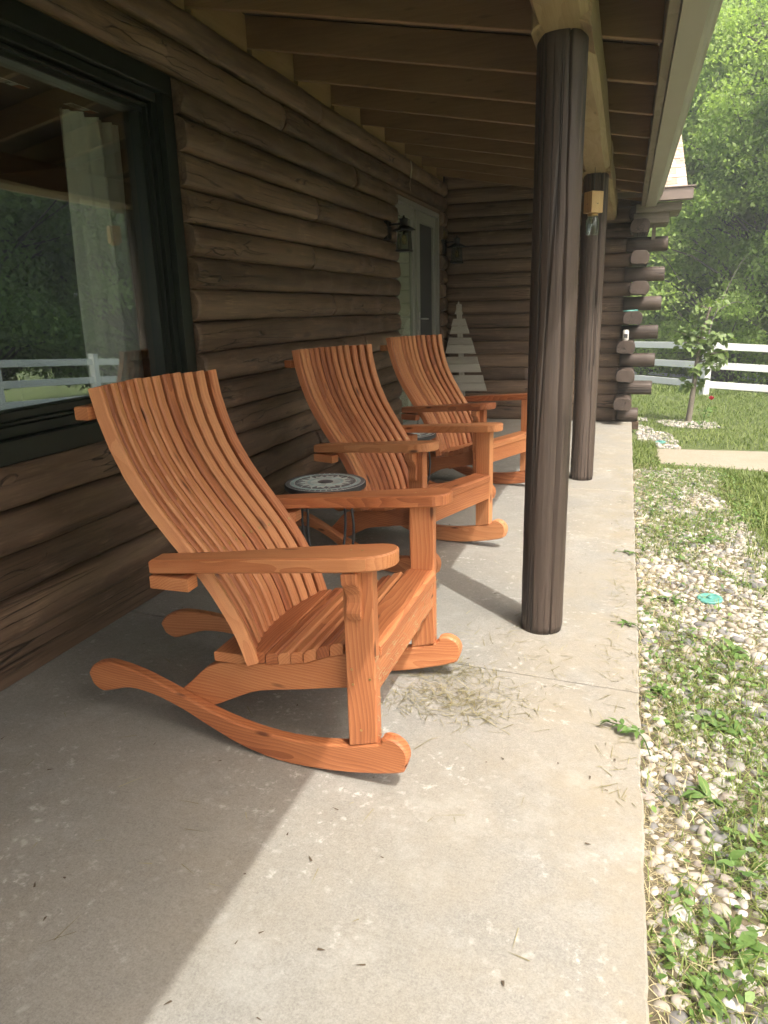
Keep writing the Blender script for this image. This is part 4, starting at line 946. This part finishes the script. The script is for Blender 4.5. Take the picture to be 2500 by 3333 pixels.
# lawn
def lawn_ok(a, c_):
    if 6.85 < c_ < 7.95+0.15*a: return 0
    if c_ <= 6.85: return 1 if a > 0.78+0.05*math.sin(c_*4) else 0
    if a < 0.42 and c_ < 9: return 0.25
    return 1 if patch(a, c_) < 0.6 or a > 1.2 else 0.4
x, y = sample(30000, 0.7, 2.2, 3.0, 8.0, lawn_ok); x2, y2 = sample(34000, 0.15, 4.2, 7.9, 15.5, lawn_ok)
x3, y3 = sample(2600, 0.125, 0.36, 6.6, 8.3, lambda a, c_: 0.9)
field('lawn', np.concatenate([x, x2, x3]), np.concatenate([y, y2, y3]), (0.03, 0.075), (0.004, 0.009), (0.1, 0.9), 'grass', 'mown green lawn on both sides of the walk', 'lawn', 0.5)
x, y = sample(26000, -1, 8, 15, 34, lambda a, c_: 1)
field('far_grass', x, y, (0.05, 0.12), (0.012, 0.03), (0.1, 0.9), 'grass', 'grass sloping down between the two white fences', 'lawn', 0.5)
# grass clippings blown onto the slab and caught on the near chair
cx = np.concatenate([rng.normal(-0.50, 0.13, 480), rng.normal(-0.60, 0.11, 260), rng.uniform(-1.9, 0.1, 260), rng.uniform(0.0, 0.13, 420), rng.uniform(-0.66, -0.1, 90)])
cy = np.concatenate([rng.normal(2.25, 0.07, 480), rng.normal(2.47, 0.055, 260), rng.uniform(0.9, 6.5, 260), rng.uniform(1.8, 6.5, 420), rng.uniform(2.3, 2.9, 90)])
k = (cx < 0.118) & (cx > -2.1); cx, cy = cx[k], cy[k]; n = len(cx)
zc = 0.002+np.abs(rng.normal(0, 0.004, n))*np.exp(-((cx+0.54)/0.2)**2-((cy-2.3)/0.15)**2)*2
V_, F_, l_ = blades(np.stack([cx, cy, zc], 1), rng.uniform(0.015, 0.085, n), rng.uniform(0.0014, 0.0030, n), rng.uniform(1.42, 1.56, n), rng.uniform(0, 6.28, n), rng.random(n), 0.02)
tag(obj('grass_clippings', np_mesh('grass_clippings', V_, F_, 'clip', l_)), 'dry grass clippings scattered on the slab in front of the near chair', 'clippings', kind='stuff')
# dry clippings stuck to the front of the near chair
n = 150; q = rng.random(n); P = np.zeros((n, 3)); az_ = np.zeros(n)
m1 = q < 0.72; k1 = m1.sum(); P[m1] = np.stack([np.full(k1, -0.951+0.3375), 2.083+rng.uniform(-0.31, 0.31, k1), rng.uniform(0.305, 0.43, k1)], 1)
m2 = ~m1; k2 = m2.sum(); P[m2] = np.stack([np.full(k2, -0.951+0.3390), 2.083+np.where(rng.random(k2) < 0.5, -1, 1)*rng.uniform(0.318, 0.35, k2), rng.uniform(0.16, 0.42, k2)], 1)
V_, F_ = [], []
for i in range(n):
    a = rng.uniform(0, 3.14); L = rng.uniform(0.012, 0.045); c_, s_ = math.cos(a)*L/2, math.sin(a)*L/2; w2 = 0.0008; p = P[i]
    o_ = len(V_); V_ += [(p[0]+0.001, p[1]-c_, p[2]-s_-w2), (p[0]+0.001, p[1]-c_, p[2]-s_+w2), (p[0]+0.006, p[1]+0.1*s_, p[2]+w2), (p[0]+0.006, p[1]+0.1*s_, p[2]-w2), (p[0]+0.002, p[1]+c_, p[2]+s_+w2), (p[0]+0.002, p[1]+c_, p[2]+s_-w2)]
    F_ += [(o_, o_+1, o_+2, o_+3), (o_+3, o_+2, o_+4, o_+5)]
tag(obj('stuck_clippings', np_mesh('stuck_clippings', V_, F_, 'straw', np.repeat(0.6+0.4*rng.random(n), 6))), 'pale dry clippings stuck to the front of the near rocking chair', 'clippings', kind='stuff')
# crumbs, twigs and leaf bits
n = 190; cx = rng.uniform(-2.0, 0.1, n); cy = rng.uniform(0.9, 7.5, n)
V_, F_, l_ = blades(np.stack([cx, cy, np.full(n, 0.003)], 1), rng.uniform(0.006, 0.022, n), rng.uniform(0.003, 0.007, n), rng.uniform(1.3, 1.55, n), rng.uniform(0, 6.28, n), rng.random(n), 0.0)
tag(obj('leaf_crumbs', np_mesh('leaf_crumbs', V_, F_, 'litter', l_)), 'small brown leaf crumbs and twigs scattered over the porch slab', 'litter', kind='stuff')

# broad-leaved weeds
wl = [leaf_mesh(random.uniform(0.07, 0.12), random.uniform(0.022, 0.045), 'weed', random.uniform(0.1, 0.3), random.uniform(0.2, 0.6)) for _ in range(5)]
def weed(x, y, n, sc, label, group='broad leaved weeds in the pebble bed', z=None, spread=0.02, tilt=(-0.9, 0.1)):
    g_ = tag(empty('weed', (x, y, gz(x, y) if z is None else z)), label, 'weed', group)
    for i in range(int(n*1.6)):
        o = obj('leaf', random.choice(wl), g_, (random.gauss(0, spread), random.gauss(0, spread), 0.01+0.02*random.random()), (random.gauss(0, 0.25), random.uniform(*tilt), i*2.4+random.random())); o.scale = (sc*random.uniform(0.45, 0.85),)*3
    return g_
for x, y, n, sc, lab in ((0.335, 1.50, 9, 1.0, 'broad green weed beside the grey stone at the lower right corner'),
                         (0.255, 1.33, 8, 0.8, 'low weed against the slab edge at the bottom of the picture'),
                         (0.36, 1.74, 8, 0.95, 'broad leaved weed just above the tan pebbles at right'),
                         (0.30, 2.02, 10, 0.9, 'leafy weed among white stones midway down the bed'),
                         (0.40, 2.42, 12, 0.9, 'bushy bright green weed at the right edge of the near bed'),
                         (0.20, 2.62, 8, 0.8, 'small weed hugging the slab near the first joint'),
                         (0.50, 3.05, 10, 1.0, 'leafy weed on the near side of the teal disc'),
                         (0.28, 3.55, 8, 0.8, 'weed between the slab and the teal disc'),
                         (0.55, 4.6, 10, 1.0, 'weed in the middle of the bed toward the walk')):
    weed(x, y, n, sc, lab)
# small round-leaved ground cover filling the gaps
x, y = sample(16000, 0.14, 0.95, 0.7, 6.9, lambda a, c_: (0.75 if patch(a, c_) < 0.52 else 0.05)*(0.5+0.5*vnoise(a*6+c_*5, 77)))
n = len(x); P = np.stack([x, y, gzv(x, y)+rng.uniform(0.006, 0.055, n)], 1); az = rng.uniform(0, 6.283, n); ti = rng.normal(0.1, 0.45, n)
d = np.stack([np.cos(az)*np.cos(ti), np.sin(az)*np.cos(ti), np.sin(ti)], 1); u = np.stack([-np.sin(az), np.cos(az), rng.normal(0, 0.3, n)], 1); s_ = rng.uniform(0.010, 0.030, n)[:, None]; wv = rng.uniform(0.18, 0.36, n)[:, None]
V_ = np.stack([P-d*s_*0.5, P-d*s_*0.1+u*s_*wv, P+d*s_*0.3+u*s_*wv*0.7, P+d*s_*0.55, P+d*s_*0.3-u*s_*wv*0.7, P-d*s_*0.1-u*s_*wv], 1).reshape(-1, 3)
tag(obj('ground_cover', np_mesh('ground_cover', V_, np.arange(n*6).reshape(-1, 6), 'weed', np.repeat(rng.random(n), 6))), 'small round leaved ground cover between the pebbles', 'weeds', kind='stuff')
# sprawling sprig reaching over the slab
sp = tag(empty('weed_sprig', (0.135, 2.18, 0.0)), 'dark green sprig of weed reaching over the slab edge', 'weed', 'broad leaved weeds in the pebble bed')
st_ = smooth_loop([(0.02, 0, -0.05), (-0.01, 0.01, 0.012), (-0.07, 0.035, 0.022), (-0.13, 0.065, 0.016)], 4, False)
MB().tube(st_, 0.0022, 5).build('stem', 'weed', sp, True)
for i in range(22):
    q = 0.25+0.75*random.random(); p = Vector(st_[int(q*(len(st_)-1))]); o = obj('leaf', random.choice(wl), sp, p+Vector((0, 0, 0.006)), (random.gauss(0, 0.5), random.uniform(-0.5, 0.1), random.uniform(1.2, 4.6))); o.scale = (0.42,)*3
for x, y, lab in ((0.10, 3.06, 'tiny weed runner lying on the slab beside the near post'), (0.10, 4.05, 'weed runner creeping onto the slab between the two posts')):
    sp = tag(empty('weed_sprig', (x+0.03, y, 0.0)), lab, 'weed', 'broad leaved weeds in the pebble bed')
    st_ = smooth_loop([(0.02, 0, -0.04), (-0.01, 0.0, 0.010), (-0.06, 0.02, 0.012), (-0.12, 0.02, 0.010)], 4, False); MB().tube(st_, 0.0018, 5).build('stem', 'weed', sp, True)
    for i in range(13):
        q = 0.25+0.75*random.random(); p = Vector(st_[int(q*(len(st_)-1))]); o = obj('leaf', random.choice(wl), sp, p+Vector((0, 0, 0.004)), (random.gauss(0, 0.5), random.uniform(-0.3, 0.1), random.uniform(0, 6.2))); o.scale = (0.34,)*3

# ------------------------------------------------------------------ trees beyond the fences
def make_tree(name, seed, H, crown_r, crown_z0, nclump, nleaf, leaf, mat, trunk_r=0.22):
    r2 = np.random.default_rng(seed); rd = random.Random(seed); root = empty(name)
    tr = [Vector((0, 0, -0.3))]
    for i in range(1, 9): tr.append(Vector((tr[-1].x+rd.gauss(0, 0.16), tr[-1].y+rd.gauss(0, 0.16), H*0.9*i/8)))
    MB().tube(tr, [trunk_r*(1-0.88*i/8) for i in range(9)], 9).build('trunk', 'bark', root, True)
    cl = []
    for i in range(nclump):
        z = crown_z0+(H-crown_z0)*rd.random()**0.85; q = (z-crown_z0)/(H-crown_z0)
        rr = crown_r*(0.35+0.65*math.sin(math.pi*min(1, 0.18+q*0.78)))*math.sqrt(rd.uniform(0.12, 1)); a = rd.uniform(0, 6.283)
        cl.append(Vector((math.cos(a)*rr, math.sin(a)*rr, z)))
    lim = MB()
    for c_ in cl:
        zt = max(0.5, c_.z-rd.uniform(0.4, 0.9)*math.hypot(c_.x, c_.y)); i = min(7, max(0, int(zt/(H*0.9)*8))); p = tr[i].lerp(tr[i+1], 0.5)
        m1 = p.lerp(c_, 0.45)+Vector((rd.gauss(0, 0.2), rd.gauss(0, 0.2), rd.uniform(0, 0.5)))
        lim.tube([p, m1, p.lerp(c_, 0.8), c_], [trunk_r*0.20, trunk_r*0.12, trunk_r*0.06, 0.010], 5, False)
    lim.build('limbs', 'bark', root, True)
    per = nleaf//nclump; Ps, Lv = [], []
    for c_ in cl:
        sz = rd.uniform(0.55, 1.15)*crown_r*0.27; p = r2.normal(size=(per, 3)); p /= np.linalg.norm(p, axis=1)[:, None]; p *= (r2.random((per, 1))**0.45)
        p *= np.array([sz, sz, sz*0.62]); p[:, 2] -= 0.22*(p[:, 0]**2+p[:, 1]**2)/max(sz, .1); Ps.append(p+np.array(c_)); Lv.append(np.clip(rd.gauss(0.5, 0.16)+r2.normal(0, 0.13, per), 0, 1))
    P = np.concatenate(Ps); lv = np.concatenate(Lv); n = len(P); s_ = leaf*r2.uniform(0.6, 1.25, n)[:, None]
    d = r2.normal(size=(n, 3)); d[:, 2] -= 0.5; d /= np.linalg.norm(d, axis=1)[:, None]; u = np.cross(d, r2.normal(size=(n, 3))*np.array([.5, .5, .2])+np.array([0, 0, 1.0])); u /= np.linalg.norm(u, axis=1)[:, None]
    nn = np.cross(d, u)
    V_ = np.stack([P-d*s_*0.5, P+u*s_*0.27+nn*s_*0.06, P+d*s_*0.5, P-u*s_*0.27+nn*s_*0.06], 1).reshape(-1, 3); F_ = np.arange(n*4).reshape(-1, 4)
    obj('crown', np_mesh('crown', V_, F_, mat, np.repeat(lv, 4)), root)
    return root
A = make_tree('leafy_tree', 5, 9.5, 3.6, 0.8, 190, 80000, 0.125, 'leaf2', 0.2)
B = make_tree('leafy_tree', 12, 17, 5.4, 2.0, 260, 105000, 0.17, 'leaf', 0.34)
D = make_tree('leafy_tree', 23, 13, 4.6, 1.0, 220, 80000, 0.18, 'leafd', 0.28)
def put(o, x, y, rz_, sc, label, group='woodland trees beyond the fences', first=False):
    t = o if first else copy_tree(o); t.location = (x, y, gz(x, y)); t.rotation_euler = (0, 0, rz_); t.scale = (sc,)*3
    return tag(t, label, 'tree', group)
put(A, 2.9, 22.5, 0.3, 1.0, 'bright yellow green leafy tree low behind the nearest fence', first=True)
put(B, 6.6, 28.5, 1.0, 1.1, 'tall green tree rising past the gutter at the top right', first=True)
put(D, 1.2, 38.5, 0.5, 1.0, 'dark green tree low behind the wing roof', first=True)
put(A, 4.75, 21.2, 2.0, 0.95, 'light green leafy tree at the right edge, just past the nearest fence')
put(A, 0.6, 25.5, 4.1, 0.95, 'light green leafy tree low behind the corner logs')
put(A, 3.4, 27.5, 5.2, 1.3, 'light green tree filling the gap under the tall tree at right')
hid = 'tall leafy tree in the dense wood beyond the far fence'
for o, x, y, a, s_ in ((B, 2.6, 41, 2.2, 1.15), (D, 6.0, 37, 2.9, 1.1), (D, 10.5, 37, 4.0, 1.2), (B, 11.5, 45, 5.0, 1.2), (D, -3.5, 42, 1.2, 1.2), (B, 7, 52, 3.3, 1.3), (D, 16, 42, 0.4, 1.2)):
    put(o, x, y, a, s_, hid)
rf = 'tall leafy tree across the yard, seen only as a reflection in the window'
for o, x, y, a, s_ in ((D, 13.5, 16, 1.4, 1.1), (D, 12.5, 22.5, 3.2, 1.15), (B, 19, 22, 0.7, 1.1), (D, 18.5, 29, 2.1, 1.2), (B, 14.5, 29.5, 4.2, 1.0), (D, 17, 12, 5.2, 1.1), (B, 24, 17, 2.6, 1.2), (D, 13, 8, 0.2, 1.1)):
    put(o, x, y, a, s_, rf, 'trees across the yard')
# underbrush along the bottom of the wood
U = make_tree('bush', 31, 2.6, 1.9, 0.15, 44, 14000, 0.15, 'leafd', 0.06)
for i, (x, y, a, s_) in enumerate(((1.0, 35.2, 0, 1.1), (3.8, 35.6, 1, 1.2), (6.6, 35.0, 2, 1.1), (9.4, 35.8, 3, 1.3), (-1.8, 35.4, 4, 1.2), (12.4, 36, 5, 1.2), (2.4, 37.2, 2.5, 1.5), (5.4, 37.6, 0.5, 1.5), (8.2, 38, 4.4, 1.5))):
    t = U if i == 0 else copy_tree(U); t.location = (x, y, gz(x, y)); t.rotation_euler = (0, 0, a); t.scale = (s_,)*3
    tag(t, 'dark green bush in the undergrowth behind the far fence', 'bush', 'undergrowth behind the far fence')
# bare grey branch reaching out of the wood behind the young tree
db = tag(empty('dead_branch', (1.2, 17.5, gz(1.2, 17.5))), 'bare grey dead branches reaching out behind the young tree', 'branch')
for pts_ in ([(0.5, 0, -0.2), (0.5, 0, 1.2), (0.75, 0.2, 2.0), (1.0, 0.3, 2.6), (1.15, 0.3, 2.85)], [(0.66, 0.1, 1.7), (0.95, 0.2, 1.85), (1.2, 0.2, 1.83)]):
    p = smooth_loop(pts_, 4, False); MB().tube(p, [0.015-0.011*i/(len(p)-1) for i in range(len(p))], 6).build('limb', 'bark', db, True)

# ------------------------------------------------------------------ hazy summer air
hb = bpy.data.materials.new('haze_air'); hb.use_nodes = True; ht = hb.node_tree; ht.nodes.clear()
ho = ht.nodes.new('ShaderNodeOutputMaterial'); hv = ht.nodes.new('ShaderNodeVolumePrincipled')
hv.inputs['Color'].default_value = (0.88, 0.94, 0.92, 1); hv.inputs['Density'].default_value = 0.0045; hv.inputs['Anisotropy'].default_value = 0.2
ht.links.new(hv.outputs[0], ho.inputs['Volume'])
me = bpy.data.meshes.new('haze'); bm = bmesh.new(); bmesh.ops.create_cube(bm, size=1); bm.to_mesh(me); bm.free(); me.materials.append(hb)
hz_ = obj('haze', me, None, (0, 0, 9)); hz_.scale = (1900, 1900, 27); tag(hz_, kind='stuff')
